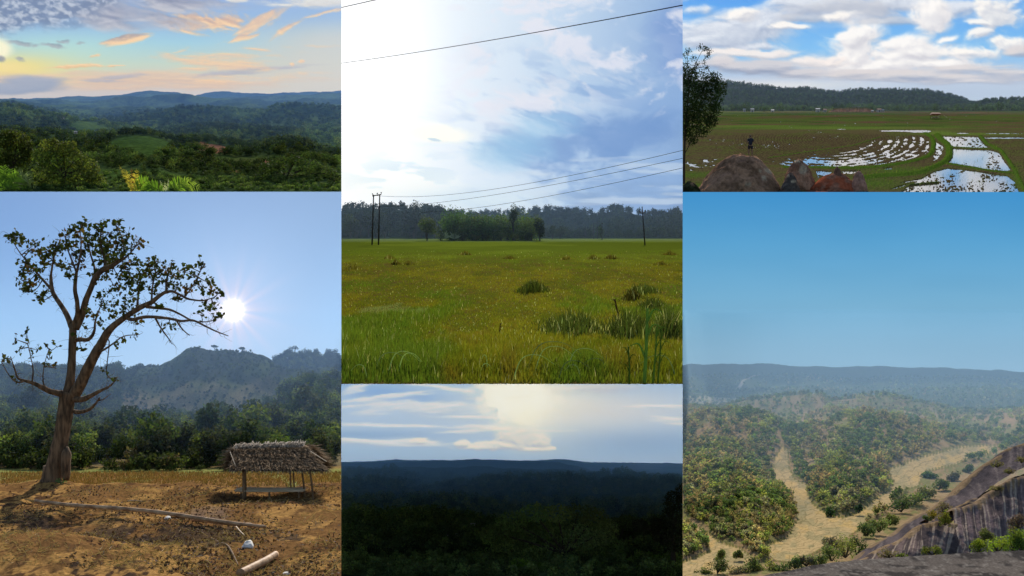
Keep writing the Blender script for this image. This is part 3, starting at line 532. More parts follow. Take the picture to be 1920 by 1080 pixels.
tr = root('tree', base, 'large old tree with leaning bare trunk and sparse dark leaves', 'tree')
V, Fs, _ = join(tparts); part('trunk', V, Fs, M_BARK, tr, 'BL', smooth=True)
part('crown', np.concatenate(LV), np.concatenate(LF), M_LEAF_DK, tr, 'BL', np.concatenate(LC))
# small weeds at the foot of the tree
p0 = bl_p(113, 41.3, .03); n = 60; p = p0 + np.stack([rng.uniform(-.17, .17, n), rng.uniform(-.15, .15, n), rng.uniform(0, .14, n)], 1)
V, Fq, c = leaves(rng, p, unit(rng.normal(size=(n, 3)) + [0, -.5, .8]), .07, (.10, .16, .06), .6)
solo('weed', V, Fq, M_LEAF, 'BL', p0, 'small green weed with pale leaves at the foot of the leaning tree', 'weed', col=c)

# --- the thatched shelter
M_STRAW = mat_earth('thatch', 20, .3, .3, .01); M_POLE = mat_plain('wooden_post', (.10, .06, .03), (.24, .15, .08), 10, .85, .4, .01, (1, 1, .2)); M_BAMBOO = mat_plain('dry_bamboo', (.24, .125, .06), (.52, .33, .18), 8, .6, .3, .006, (.2, 1, 1)); M_PLANK = mat_plain('bamboo_slats', (.50, .36, .22), (.74, .58, .40), 10, .7, .4, .01, (.2, 3, 1))
hr = root('thatched_hut', bl_p(515, 39.6), 'open thatched field hut with straw roof on wooden posts', 'hut')
A = P(443, 838, 40.1); B = P(571, 833, 40.1); fl = P(431, 879, 38.3); fr = P(611, 880, 38.5); bl_ = np.array([P(437, 0, 41.6)[0], 41.6, fl[2]]); br = np.array([P(602, 0, 41.4)[0], 41.4, fr[2]])
faces4 = [(fl, fr, B, A), (br, bl_, A, B), (bl_, fl, A, A), (fr, br, B, B)]
parts = []
for q in faces4:
    q = np.array(q); parts.append((np.concatenate([q, q - [0, 0, .07]]), [np.array([[0, 1, 2, 3], [7, 6, 5, 4], [0, 4, 5, 1], [1, 5, 6, 2], [2, 6, 7, 3], [3, 7, 4, 0]])], (.10, .075, .05)))
SV = []; SC = []
def straw(o, dr, nr, L, wdt, col):
    side = unit(np.cross(dr, nr)); a = o; m = o + dr * L[:, None] * .5 + nr * .03; e = o + dr * L[:, None] + nr * rng.uniform(-.02, .11, (len(o), 1))
    SV.append(np.stack([a - side * wdt, a + side * wdt, e + side * wdt * .5, e - side * wdt * .5], 1).reshape(-1, 3)); SC.append(np.repeat(col, 4, 0))
for fi, q in enumerate(faces4):
    q = np.array(q); n = (5200, 1200, 1500, 1900)[fi]; u = rng.random(n); lay = rng.integers(0, 4, n); v = np.clip((lay + .25) / 4 + rng.normal(size=n) * .05, .02, 1)
    lo = q[0] + (q[1] - q[0]) * u[:, None]; hi = q[3] + (q[2] - q[3]) * u[:, None]; o = lo + (hi - lo) * v[:, None]
    nr = unit(np.cross(q[1] - q[0], (q[3] + q[2] - q[0] - q[1]))); nr = nr * np.sign(nr[2]); dr = unit(lo - hi + rng.normal(size=(n, 3)) * .24)
    t = rng.random((n, 1)); col = (np.array([.085, .055, .035]) * (1 - t) + np.array([.46, .34, .22]) * t) * rng.uniform(.7, 1.2, (n, 1)); col *= np.where(fi >= 2, .8, 1.)
    straw(o + nr * (.02 + .02 * lay[:, None] * 0 + rng.random((n, 1)) * .035), dr, np.broadcast_to(nr, o.shape), rng.uniform(.22, .48, n), .009, col)
    # ragged eave fringe
    m = n // 5; u = rng.random(m); o = q[0] + (q[1] - q[0]) * u[:, None] + [0, 0, .03]; dr = unit((q[0] - q[3]) * .5 + (q[1] - q[2]) * .5 + rng.normal(size=(m, 3)) * .3 + [0, 0, -.25])
    straw(o, dr, np.broadcast_to(nr, o.shape), rng.uniform(.08, .27, m), .007, np.array([[.13, .095, .06]]) * rng.uniform(.6, 2.2, (m, 1)))
m = 900; u = rng.random(m); o = A + (B - A) * u[:, None] + [0, -.05, .05] + rng.normal(size=(m, 3)) * [.02, .05, .03]     # ridge cap
for sgn in (-1, 1):
    dr = unit(np.array([[0, sgn * 1.0, -.42]]) + rng.normal(size=(m, 3)) * .12); straw(o, dr, np.broadcast_to([0, sgn * .3, .9], o.shape), rng.uniform(.16, .3, m), .012, np.array([[.50, .42, .33]]) * rng.uniform(.5, 1.25, (m, 1)))
SV = np.concatenate(SV); SC = np.concatenate(SC); parts.append((SV, [np.arange(len(SV)).reshape(-1, 4)], SC))
V, Fs, c = join(parts); part('thatch_roof', V, Fs, M_STRAW, hr, 'BL', np.clip(c, 0, 1))
for a, b, rr in (((446, 843.5), (575, 840.5), .016), ((450, 850), (579, 846.5), .02)):
    V, Fs = tube(smoothpts([P(*a, 39.72), P((a[0] + b[0]) / 2, (a[1] + b[1]) / 2 + .8, 39.72), P(*b, 39.72)], 4) + [0, -.12, .02], rr); part('ridge_pole', V, Fs, M_POLE, hr, 'BL')
V, Fs = tube([P(438, 843, 39.4) + [0, -.5, 0], P(444, 877, 38.4) + [0, -.1, .02]], .012); part('roof_stick', V, Fs, M_PLANK, hr, 'BL')
V, Fs = tube([P(583, 844, 39.4) + [0, -.2, 0], P(612, 869, 38.6) + [0, 0, .06]], .012); part('roof_stick', V, Fs, M_PLANK, hr, 'BL')
for (x0, r0), (x1, r1), d, rr in (((455.8, 882), (456, 936), 38.35, .034), ((459.5, 882), (460.3, 931), 38.9, .03), ((542, 870), (545.5, 913), 42.0, .026), ((548, 870), (552, 916), 41.5, .026), ((565.5, 880), (571.5, 929), 39.2, .03), ((580.5, 880), (587.3, 933), 38.6, .032)):
    e = bl_p(x1, d, -.06); V, Fs = tube(smoothpts([P(x0, r0, d), P((x0 + x1) / 2 + .6, (r0 + r1) / 2, d), e], 3), rr, 8); part('post', V, Fs, M_POLE, hr, 'BL', smooth=True)
pl = []
for i in range(5):                             # platform of split bamboo
    y = 38.9 + i * .155; z = P(0, 919.5, 39)[2] + .012 * rng.random() - .004 * i
    x0, x1 = P(442, 0, 39)[0] + rng.uniform(-.05, .05), P(570, 0, 39)[0] + rng.uniform(-.05, .05); pl.append(tube(np.array([(x0, y, z), ((x0 + x1) / 2, y + .01, z - .015), (x1, y, z)]), .034, 6))
for x in (450, 505, 560): pl.append(tube([P(x, 921.5, 38.9), P(x, 921.5, 38.9) + [0, .65, 0]], .03, 6))
V, Fs, _ = join(pl); part('platform', V, Fs, M_PLANK, hr, 'BL')
for x, y in ((452, 39), (505, 39), (560, 39), (452, 39.5), (560, 39.5)):
    V, Fs = tube([bl_p(x, y, -.05), np.array([(x - 960) / F * 39, y, P(0, 921.5, 39)[2]])], .024, 6); part('platform_leg', V, Fs, M_POLE, hr, 'BL')

# --- things lying on the ground
def lying(name, pts, rad, mat, label, cat, group=None, n=10, up=.04, knots=0, straight=False):
    W = np.array([bl_p(x, bl_d(r), up + (u[0] if u else 0)) for x, r, *u in pts]); Wp = smoothpts(W, 8)
    if straight: Wp = W[0] + (W[-1] - W[0]) * np.linspace(0, 1, len(Wp))[:, None] + np.array([0, 0, 1]) * (.04 * np.sin(np.linspace(0, 3.14, len(Wp))) - .02 * np.sin(np.linspace(0, 9, len(Wp))))[:, None]
    rr = np.interp(np.linspace(0, len(rad) - 1, len(Wp)), np.arange(len(rad)), rad)
    if knots: rr = rr * (1 + .16 * (np.arange(len(Wp)) % knots == 0))
    V, Fs = tube(Wp, rr, n); return solo(name, V, Fs, mat, 'BL', W[len(W) // 2], label, cat, group, smooth=True)
lying('bamboo_pole', [(66, 964, .22), (160, 972, .22), (250, 979, .26), (330, 986, .24), (400, 992, .2), (455, 996, .1), (498, 996.5, .10)], [.045, .05, .055, .055, .05, .045, .035], M_BAMBOO, 'longest bamboo pole lying across the bare ground towards the hut', 'pole', knots=9, straight=True)
lying('bamboo_pole', [(361, 984, .03), (400, 987.5, .05), (440, 991, .07), (470, 994, .12)], [.04, .042, .04, .036], M_BAMBOO, 'shorter bamboo pole lying against the far side of the longest pole', 'pole', knots=9)
lying('log', [(450, 1078, .05), (475, 1068, .06), (498, 1060, .06), (517, 1051, .05)], [.07, .072, .072, .068], M_BAMBOO, 'short thick log lying near the front of the soil', 'log', n=14, knots=13)
lying('log', [(323, 970, .02), (335, 974, .02), (346, 979, .02)], [.045, .05, .05], M_POLE, 'short dark stump of wood beside a white stone behind the pole', 'log')
lying('stick', [(396, 1007), (412, 1021), (425, 1032), (434, 1042), (447, 1060)], [.018, .018, .02, .022, .01], M_POLE, 'thin bent grey stick lying in front of the bamboo poles', 'stick', n=6, up=.02)
lying('stick', [(443, 996, .12), (450, 1004, .07), (459, 1012, .01)], [.015, .013, .01], M_PLANK, 'pale stick propped on the right end of the poles', 'stick', n=6, up=.02)
lying('stick', [(240, 937, .02), (252, 942, .03), (268, 946, .01)], [.04, .04, .02], M_POLE, 'dark piece of wood on the soil between the tree and the hut', 'stick', n=7, up=.0)
M_STONE = mat_plain('pale_stone', (.55, .50, .44), (.74, .70, .62), 9, .9, .5, .02)
def stone(x, r, sx, sy, sz, label, mat, name='stone', cat='stone'):
    d = bl_d(r); b = bl_p(x, d, sz * .3); me = bmesh.new(); bmesh.ops.create_icosphere(me, subdivisions=2, radius=1)
    V = np.array([v.co[:] for v in me.verts]); Fq = np.array([[v.index for v in f.verts] for f in me.faces]); me.free()
    V = V * (1 + 1.5 * (fbm(V[:, 0] * 1.1 + x, V[:, 1] * 1.5 + V[:, 2] * 1.3, 3, int(x)) - .5))[:, None]; V = np.sign(V) * np.abs(V) ** .75 * [sx, sy, sz]
    return solo(name, V + b, Fq, mat, 'BL', b, label, cat, smooth=False)
stone(464, 1031, .12, .16, .10, 'large pale angular stone between the poles and the front log', M_STONE)
stone(315, 973, .085, .12, .06, 'white stone beside the dark stump behind the pole', M_STONE); stone(391, 978, .05, .06, .04, 'small white stone behind the second bamboo pole', M_STONE)
stone(537, 1075, .07, .09, .04, 'pale stone at the front edge right of the log', M_STONE)
# dry leaf litter, straw and twigs, nobody could count them
n = 9500; d = 23.5 + (43 - 23.5) * rng.random(n) ** 1.25; px = rng.uniform(2, 638, n); xx = (px - 960) / F * d
dens = fbm(xx / .9, d / 2, 4, 51) + .5 * ell(px, d, 330, 33, 120, 6) - .5 * ell(px, d, 60, 25, 150, 2.5); ok = dens > rng.uniform(.35, .75, n); px, d, xx = px[ok], d[ok], xx[ok]
p = np.stack([xx, d, bl_z(px, d) + .02], 1)
t = rng.random((len(p), 1)); V1, F1, c1 = leaves(rng, p, unit(rng.normal(size=p.shape) * .8 + [0, 0, .8]), .075, (.10, .055, .035), .6, .5); V1[:, 2] += .01
n2 = 9500; d2 = 23.5 + (42 - 23.5) * rng.random(n2) ** 1.2; px2 = rng.uniform(2, 638, n2); x2 = (px2 - 960) / F * d2; ok = (fbm(x2 / 1.2, d2 / 2.4, 4, 57) + .25 * sm(30, 24, d2)) > rng.uniform(.4, .7, n2); px2, d2, x2 = px2[ok], d2[ok], x2[ok]
p2 = np.stack([x2, d2, bl_z(px2, d2) + .015], 1); L = rng.uniform(.06, .2, (len(p2), 1)); dr = unit(rng.normal(size=p2.shape) * [1, 1, .45] + [0, 0, .25]) * L; sd = unit(np.cross(dr, [0.1, 1, .2])) * .006
V2 = np.stack([p2 - sd, p2 + sd, p2 + dr + sd * .4, p2 + dr - sd * .4], 1).reshape(-1, 3); c2 = np.repeat(np.array([.34, .24, .12]) * rng.uniform(.35, 1.5, (len(p2), 1)), 4, 0)
V = np.concatenate([V1, V2]); c = np.concatenate([c1, c2]); M_LITTER = mat_leaf('dry_litter', .15, 1, .8, .1)
o = bpy.data.objects.new('leaf_litter', mesh('leaf_litter', V, np.arange(len(V)).reshape(-1, 4), M_LITTER, np.clip(c, 0, 1))); COL.objects.link(o); tag(o, 'dry brown leaves, straw and twigs strewn over the bare soil', None, None, 'stuff'); REG.append((o, 'BL'))
# stubble in the field behind
n = 9000; d = rng.uniform(43.2, 48.4, n); px = rng.uniform(1, 639, n); p = np.stack([(px - 960) / F * d, d, bl_z(px, d)], 1); hgt = rng.uniform(.04, .10, (n, 1)); t = rng.normal(size=(n, 3)) * .02; t[:, 2] = 0
sd = np.array([.012, 0, 0]); V = np.stack([p - sd, p + sd, p + t + hgt * [0, 0, 1] + sd * .4, p + t + hgt * [0, 0, 1] - sd * .4], 1).reshape(-1, 3); c = np.repeat(np.array([.32, .19, .07]) * rng.uniform(.5, 1.4, (n, 1)) * (1 + rng.uniform(-.15, .15, (n, 3))), 4, 0)
o = bpy.data.objects.new('stubble', mesh('stubble', V, np.arange(n * 4).reshape(-1, 4), M_LITTER, c)); COL.objects.link(o); tag(o, 'rust brown stubble of the harvested field behind the hut', None, None, 'stuff'); REG.append((o, 'BL'))

# --- forest on the slope behind
pr = [proto('tree', rng, 1.6, 1.25, 420, .15, cc, [M_LEAF, M_BARKC], trunk=t_, nl=n_) for cc, t_, n_ in (((.048, .066, .02), .2, 12), ((.034, .048, .02), .25, 10), ((.085, .10, .028), .2, 10), ((.045, .05, .03), .3, 9))]
bushp = [proto('shrub', rng, .6, .8, 240, .10, cc, [M_LEAF, M_BARKC], trunk=.05, nl=7) for cc in ((.062, .078, .024), (.04, .05, .022), (.10, .085, .042))]
n = 90; d = 52 + 30 * rng.random(n) ** 1.1; px = rng.uniform(8, 632, n)
pos = np.stack([(px - 960) / F * d, d, bl_z(px, d) - .05], 1); sc = rng.uniform(.55, 1.6, n); wh = rng.choice(4, n, p=[.35, .3, .15, .2])
names = ['dark green bushy tree on the forest slope behind the field', 'blackish green tree on the shaded forest slope behind the field', 'bright yellow green tree on the forest slope behind the field', 'grey green thin tree on the forest slope behind the field']
gr = ['dark green forest trees behind the field', 'blackish forest trees behind the field', 'yellow green forest trees behind the field', 'grey green forest trees behind the field']
plant_copies('tree', pr, pos, sc, wh, rng, 'BL', lambda i, k: names[k], 'tree', lambda i, k: gr[k])
n = 130; d = 49.3 + 9 * rng.random(n) ** 1.4; px = rng.uniform(6, 634, n); pos = np.stack([(px - 960) / F * d, d, bl_z(px, d) - .03], 1); wh = rng.integers(0, 3, n)
bn = ['light green shrub at the foot of the forest beyond the field', 'dark shrub at the foot of the forest beyond the field', 'dry olive brown shrub at the foot of the forest beyond the field']; bg_ = ['light green shrubs beyond the field', 'dark shrubs beyond the field', 'dry shrubs beyond the field']
plant_copies('shrub', bushp, pos, rng.uniform(.35, 1.7, n) ** 1.0, wh, rng, 'BL', lambda i, k: bn[k], 'shrub', lambda i, k: bg_[k])
n = 1650; d = 51 + 37 * rng.random(n); px = rng.uniform(-110, 640, n); pos = np.stack([(px - 960) / F * d, d, bl_z(px, d) - .1], 1)
o = stuff_leaves('forest', rng, pr, pos, rng.uniform(.3, 1.05, n), rng.choice(4, n), M_FARLEAF, 'BL', rng.uniform(.5, 1.5, (n, 1)) * np.ones((1, 3))); tag(o, 'dense forest undergrowth covering the slope below the mountain')
n = 4200; d = np.where(rng.random(n) < .07, rng.uniform(118, 128, n), rng.uniform(90, 112, n)); px = np.where(d > 116, rng.uniform(512, 640, n), np.where(rng.random(n) < .5, rng.uniform(0, 260, n), rng.uniform(200, 640, n))); pos = np.stack([(px - 960) / F * d, d, bl_z(px, d) - .1], 1)
o = stuff_leaves('forest', rng, pr, pos, np.where((px > 225) & (d < 116), rng.uniform(.06, .24, n), rng.uniform(.35, .7, n)), rng.choice(4, n), M_FARLEAF, 'BL', rng.uniform(.5, 1.2, (n, 1)) * np.ones((1, 3))); tag(o, 'hazy scrub on the far ridges beside the rocky mountain')
for i, (x, s, lb) in enumerate(((622, 1.0, 'tallest thin umbrella shaped tree on the far right ridge'), (588, .7, 'small round tree left of the umbrella tree on the ridge'), (552, .85, 'spreading tree at the left end of the right ridge'), (402, .45, 'tiny tree on the summit of the rocky mountain'), (455, .5, 'small bush tree on the right shoulder of the mountain top'))):
    cr, tk = tree_parts(rng, 1.5 * s, 1.5 * s, 260, .11, (.03, .04, .02), trunk=.6, nl=7); d = 126 if x > 520 else 112.5; b = np.array([(x - 960) / F * d, d, float(bl_z(x, d)) - .05])
    r_ = root('tree', b, lb, 'tree'); part('trunk', tk[0], tk[1], M_BARKC, r_, 'BL', (.05, .04, .03), base=(0, 0, 0)); part('crown', cr[0], cr[1], M_FARLEAF, r_, 'BL', cr[2], base=(0, 0, 0))
haze('BL', 359, 1100, 50, 148, .0032, (.38, .62, 1.0), .35)
built('BL')
# ------------------------------------------------------------------ C: grassy rice field, poles, tree clump and hills
rng = np.random.default_rng(22)
CV, CH = 405.0, 3.94
def c_base(px, d): return (135 / F) * d - CH
C_R = [(255, [(640, 391), (700, 390), (760, 391), (830, 398), (900, 425), (960, 440), (1280, 440)], 16),
       (268, [(640, 440), (900, 440), (1000, 442), (1090, 440), (1130, 428), (1180, 416), (1240, 412), (1280, 408)], 14),
       (296, [(640, 405), (860, 405), (980, 398), (1010, 394), (1030, 393), (1060, 396), (1080, 399), (1100, 400), (1118, 402), (1130, 396), (1150, 394), (1168, 395), (1190, 401), (1215, 404), (1240, 404), (1262, 399), (1280, 395)], 16)]
def c_z(px, d):
    px, d = np.broadcast_arrays(np.asarray(px, float), np.asarray(d, float)); z = c_base(px, d); x = (px - 960) / F * d; b = np.zeros_like(z)
    for di, rw, wd in C_R:
        hb = (540 - interp(rw, px) - 3) / F * di - c_base(px, di); b = np.maximum(b, np.maximum(hb, 0) * np.exp(-((d - di) / wd) ** 2))
    z = z + b * sm(222, 240, d)
    near = sm(30.1, 34, d) * sm(150, 70, d)
    z = z + near * ((fbm(x / 1.6, d / 7, 4, 41) - .42) * .34 + (fbm(x / .4, d / 1.5, 3, 43) - .5) * .10)
    return z + sm(232, 245, d) * (fbm(x / 3, d / 5, 4, 45) - .5) * 1.2
def c_col(px, d, z):
    x = (px - 960) / F * d; n = fbm(x / 1.6, d / 8, 5, 47); n2 = fbm(x / .4, d / 2, 4, 49)
    c = np.zeros(px.shape + (3,)); c[:] = (.085, .088, .012)
    c = mix(c, (.13, .115, .014), .8 * sm(.42, .64, n)); c = mix(c, (.10, .065, .02), .6 * sm(.55, .68, n2))
    far = sm(85, 150, d + (n - .5) * 60); c = mix(c, (.092, .122, .012), far)
    c = mix(c, (.14, .18, .018), far * .6 * sm(.48, .62, fbm(x / 12, d / 20, 4, 50))); c = mix(c, (.15, .20, .05), .6 * sm(185, 215, d))
    c = mix(c, (.03, .05, .02), sm(222, 232, d))
    return c
M_FIELD = mat_earth('field_grass', 6, .35, .5, .05)
ds = np.concatenate([rows2d(CV, CH, 720, 455, 420), np.linspace(190, 322, 130)])
o = grid('ground', 'C', ds, 420, c_z, c_col, M_FIELD, 0)
# underside of the raked slab, a knife edge in front
Vb = np.array([P(640, 720, 30.02), P(1280, 720, 30.02), P(1280, 720, 322) + [0, 0, 6], P(640, 720, 322) + [0, 0, 6]]); Vt = np.array([P(640, 720, 30.02), P(1280, 720, 30.02), [(1280 - 960) / F * 322, 322, c_base(0, 322) - 1], [(640 - 960) / F * 322, 322, c_base(0, 322) - 1]])
V = np.concatenate([Vb, Vt[2:]]); V[:2, 2] += .002
ob = bpy.data.objects.new('slab', mesh('slab', V, [np.array([[0, 3, 2, 1], [2, 3, 5, 4]]), np.array([[1, 2, 4], [0, 5, 3]])], M_BOARD)); COL.objects.link(ob); ob['kind'] = 'structure'
def c_p(px, d, up=0): return np.array([(px - 960) / F * d, d, float(c_z(px, d)) + up])
def c_d(row): return F * CH / (row - CV)
# --- grass: blades as one mass, three to a tuft
def blades(rng, px, d, zf, h, wdt, col, lean=.35, cv=.3):
    n = len(px); p = np.stack([(px - 960) / F * d, d, zf(px, d) - .02], 1); a = rng.uniform(0, 6.283, n); L = h[:, None]
    off = np.stack([np.cos(a), np.sin(a) * 1.2, np.zeros(n)], 1) * lean * rng.uniform(.2, 1, (n, 1)) * L
    m = p + off * .35 + [0, 0, 1] * L * .6; e = p + off + [0, 0, 1] * L * rng.uniform(.8, 1.05, (n, 1)); s = np.stack([np.cos(a + 1.2), .3 * np.sin(a), np.zeros(n)], 1) * wdt[:, None]
    V = np.stack([p - s, p + s, m + s * .7, m - s * .7, e + s * .12, e - s * .12], 1).reshape(-1, 3); b = np.arange(n)[:, None] * 6
    Fq = np.concatenate([b + [0, 1, 2, 3], b + [3, 2, 4, 5]], 1).reshape(-1, 4); c = np.asarray(col) * (1 + rng.uniform(-cv, cv, (n, 1))) * (1 + rng.uniform(-.12, .12, (n, 3)))
    return V, Fq, np.repeat(np.clip(c, .003, 1), 6, 0)
n = 120000; row = 470 + 262 * rng.random(n) ** .85; d = c_d(row); px = rng.uniform(640.5, 1279.5, n); x = (px - 960) / F * d
ok = (d > 30.15) & (rng.random(len(d)) < .35 + .65 * sm(30, 33, d)); px, d, x, row = px[ok], d[ok], x[ok], row[ok]
pn = fbm(x / 1.6, d / 8, 5, 47); pn2 = fbm(x / .5, d / 2.2, 4, 53); pn3 = fbm(x / 3, d / 14, 4, 57)
nearf = sm(90, 34, d); hgt = (.35 + .65 * sm(30, 32.5, d)) * (.10 + .34 * sm(44, 31, d) + .20 * sm(.55, .7, pn3) * sm(70, 40, d)) * rng.uniform(.5, 1.25, len(d)) * (.6 + .9 * pn)
col = np.zeros((len(d), 3)); col[:] = (.115, .118, .012); col = mix(col, (.165, .148, .016), .7 * sm(.45, .62, pn)); col = mix(col, (.14, .09, .02), .45 * sm(.54, .68, pn2)); col = mix(col, (.075, .12, .016), .8 * sm(.55, .68, pn3))
col = mix(col, (.10, .138, .012), sm(85, 150, d)); pale = rng.random(len(d)) < .025; col[pale] = (.34, .32, .17)
gx = sm(.55, .8, ell(px, row, 730, 585, 90, 16) + (pn2 - .5)); col = mix(col, (.17, .20, .10), gx * .7)
Vg, Fg, Cg = blades(rng, px, d, c_z, hgt, .006 + .00018 * d, col)
M_GRASS = mat_leaf('grass_blades', .35, .95, .8, .03)
og = bpy.data.objects.new('grass', mesh('grass', Vg, Fg, M_GRASS, Cg)); COL.objects.link(og); tag(og, 'olive and rusty green grass blades covering the wide field', None, None, 'stuff'); REG.append((og, 'C'))
# --- tussocks one can point at
def tussock(px, row, wpx, hpx, label, group=None, col=(.055, .07, .018), n=None, strawy=.08):
    d = c_d(row); k = d / F; b = c_p(px, d); n = n or int(120 + wpx * 9); r = wpx * k * .5
    u = rng.normal(size=n) * .42; xx = px + u * wpx; dd = d + rng.normal(size=n) * r * 1.6; dd = np.clip(dd, 29.8, None)
    h = hpx * k * np.exp(-(u / .55) ** 2) * rng.uniform(.5, 1.15, n) * 1.2 + .04; cc = np.where(rng.random((n, 1)) < strawy, np.array([[.30, .30, .15]]), np.array([col]))
    V, Fq, c = blades(rng, xx, dd, c_z, h, np.full(n, .010 + .00022 * d), cc, .5, .4); return solo('grass_tussock', V, Fq, M_GRASS, 'C', b, label, 'tussock', group, col=c)
tussock(1000, 549, 42, 19, 'dark mounded grass tussock alone in the middle of the field', strawy=.05, n=520)
tussock(1205, 552, 50, 14, 'low dark grass tussock in the field below the right hand power pole', n=420); tussock(1222, 582, 50, 18, 'dark ragged tussock left of the tallest green stalk', n=440); tussock(1185, 563, 30, 14, 'small brown grass tussock between two dark tussocks', col=(.05, .045, .012))
tussock(1075, 622, 110, 26, 'long dark bank of grass in the near right of the field', n=1000); tussock(1180, 632, 90, 40, 'tall dark clump of grass left of the green stalks', n=900); tussock(1255, 640, 60, 52, 'largest shadowy grass clump at the right edge of the field', n=900)
for i, (x, r, w_, h_) in enumerate(((730, 485, 16, 7), (742, 497, 12, 8), (766, 498, 18, 7), (660, 506, 30, 10), (872, 478, 18, 7), (1062, 487, 14, 7), (1112, 486, 18, 8), (1146, 486, 18, 9), (1256, 478, 20, 8), (1240, 497, 22, 8), (955, 485, 16, 6))):
    tussock(x, r, w_, h_, 'small dark grass hummock in the far row across the field', 'small hummocks across the field', (.10, .085, .020), 110)
# --- stalks in the near right corner
def stalk(px, row, top_px, top_row, rad, label, col, group=None, head=True):
    d = max(c_d(row), 30.2); b = c_p(px, d, -.03); e = P(top_px, top_row, d); V, Fs = tube(smoothpts([b, b * .5 + e * .5 + [.01, 0, 0], e], 4), np.linspace(rad, rad * .7, 9), 6); ps = [(V, Fs, col)]
    for s in (.35, .6, .8):
        q = b + (e - b) * s; L = (e - b)[2] * .3; sd = rng.choice([-1, 1]); Vl, Fl = tube(smoothpts([q, q + [sd * L * .3, 0, L * .6], q + [sd * L * .7, 0, L * .5]], 4), np.linspace(rad * .7, rad * .1, 9), 4); ps.append((Vl, Fl, col))
    V, Fs, c = join(ps); solo('stalk', V, Fs, M_GRASS, 'C', b, label, 'plant stalk', group, col=c)
stalk(1208, 735, 1214, 578, .045, 'tallest thick green stalk rising in the right foreground of the field', (.20, .32, .06)); stalk(1224, 730, 1232, 612, .026, 'green stalk just right of the tallest thick stalk', (.13, .20, .03)); stalk(1233, 730, 1240, 618, .022, 'thin green stalk farthest right of the tall stalks', (.13, .20, .03)); stalk(1180, 722, 1178, 650, .024, 'short green stalk left of the tallest thick stalk', (.14, .21, .03))
stalk(1161, 604, 1153, 560, .030, 'rusty brown dead stalk standing before the dark clump', (.09, .045, .02)); stalk(935, 636, 938, 606, .02, 'short rusty dead stalk in the near middle of the field', (.10, .05, .02))
# arching pale blades along the near edge
for i, (x, L, cv_) in enumerate(((900, 30, .5), (915, 45, -.2), (960, 60, .9), (985, 70, 1), (1000, 66, .8), (1045, 46, .9), (1060, 60, .8), (1090, 36, -.6), (700, 50, .9), (725, 60, .7), (745, 52, .6), (690, 36, -.6), (1140, 40, -.8), (1268, 50, -.9))):
    d = 30.5 + rng.random() * 1.5; b = c_p(x, d, -.03); k = d / F; pts = [b, b + [cv_ * L * k * .35, 0, L * k * .75], b + [cv_ * L * k * .95, 0, L * k * .85], b + [cv_ * L * k * 1.5, 0, L * k * .55]]
    V, Fs = tube(smoothpts(pts, 5), np.linspace(.014, .003, 16), 4); solo('arching_grass', V, Fs, M_GRASS, 'C', b, 'long pale grass blade arching over at the near edge of the field', 'grass blade', 'arching grass blades along the near edge', col=np.broadcast_to(np.array([.42, .48, .22]) * rng.uniform(.6, 1.2), V.shape))['kind'] = 'thing'
# --- poles and wires
M_STEEL = mat_plain('weathered_pole', (.030, .028, .028), (.055, .05, .048), 6, .6, .2, .01); M_INS = mat_plain('insulator', (.05, .04, .04), (.10, .08, .07), 5, .3); M_WIRE = mat_plain('wire', (.03, .034, .042), (.04, .045, .05), 5, 1.0, .1, .01, (1, 1, 1), 0.0)
def cone_pole(px0, row0, px1, row1, d, r): return tube([P(px0, row0 + 3, d), P((px0 + px1) / 2, (row0 + row1) / 2, d), P(px1, row1, d)], [r * 1.15, r, r * .8], 8)
dH = c_d(459); k = dH / F
r0 = root('utility_pole', c_p(703, dH), 'twin legged power pole with crossarm standing left in the field', 'utility pole')
for a, b in ((697.5, 700.5), (709.5, 712)): V, Fs = cone_pole(a, 459.5, b, 365, dH, .095); part('pole', V, Fs, M_STEEL, r0, 'C', smooth=True)
V, Fs = tube([P(698, 367.5, dH), P(715, 364.5, dH)], .07, 6); part('crossarm', V, Fs, M_STEEL, r0, 'C')
for x, r in ((698.5, 366), (707.5, 364.8), (714.8, 363.5)):
    V, Fs = tube([P(x, r, dH), P(x, r - 1.2, dH), P(x, r - 1.6, dH), P(x, r - 3.2, dH), P(x, r - 3.3, dH)], [.03, .03, .09, .09, .02], 8); part('insulator', V, Fs, M_INS, r0, 'C')
dR = c_d(459.5)
r1 = root('utility_pole', c_p(1209, dR), 'single dark power pole with forked top right of the field', 'utility pole')
V, Fs = cone_pole(1209.5, 459.5, 1204, 389, dR, .08); part('pole', V, Fs, M_STEEL, r1, 'C', smooth=True)
V, Fs = tube([P(1199.5, 397, dR), P(1200.5, 399, dR), P(1204.5, 399.8, dR), P(1209, 399, dR), P(1210.3, 396, dR)], .05, 6); part('crossarm', V, Fs, M_STEEL, r1, 'C')
for x, r in ((1199.5, 397), (1210.4, 396), (1204, 389.5)): V, Fs = tube([P(x, r + .4, dR), P(x, r - 2.4, dR)], [.07, .05], 6); part('insulator', V, Fs, M_INS, r1, 'C')
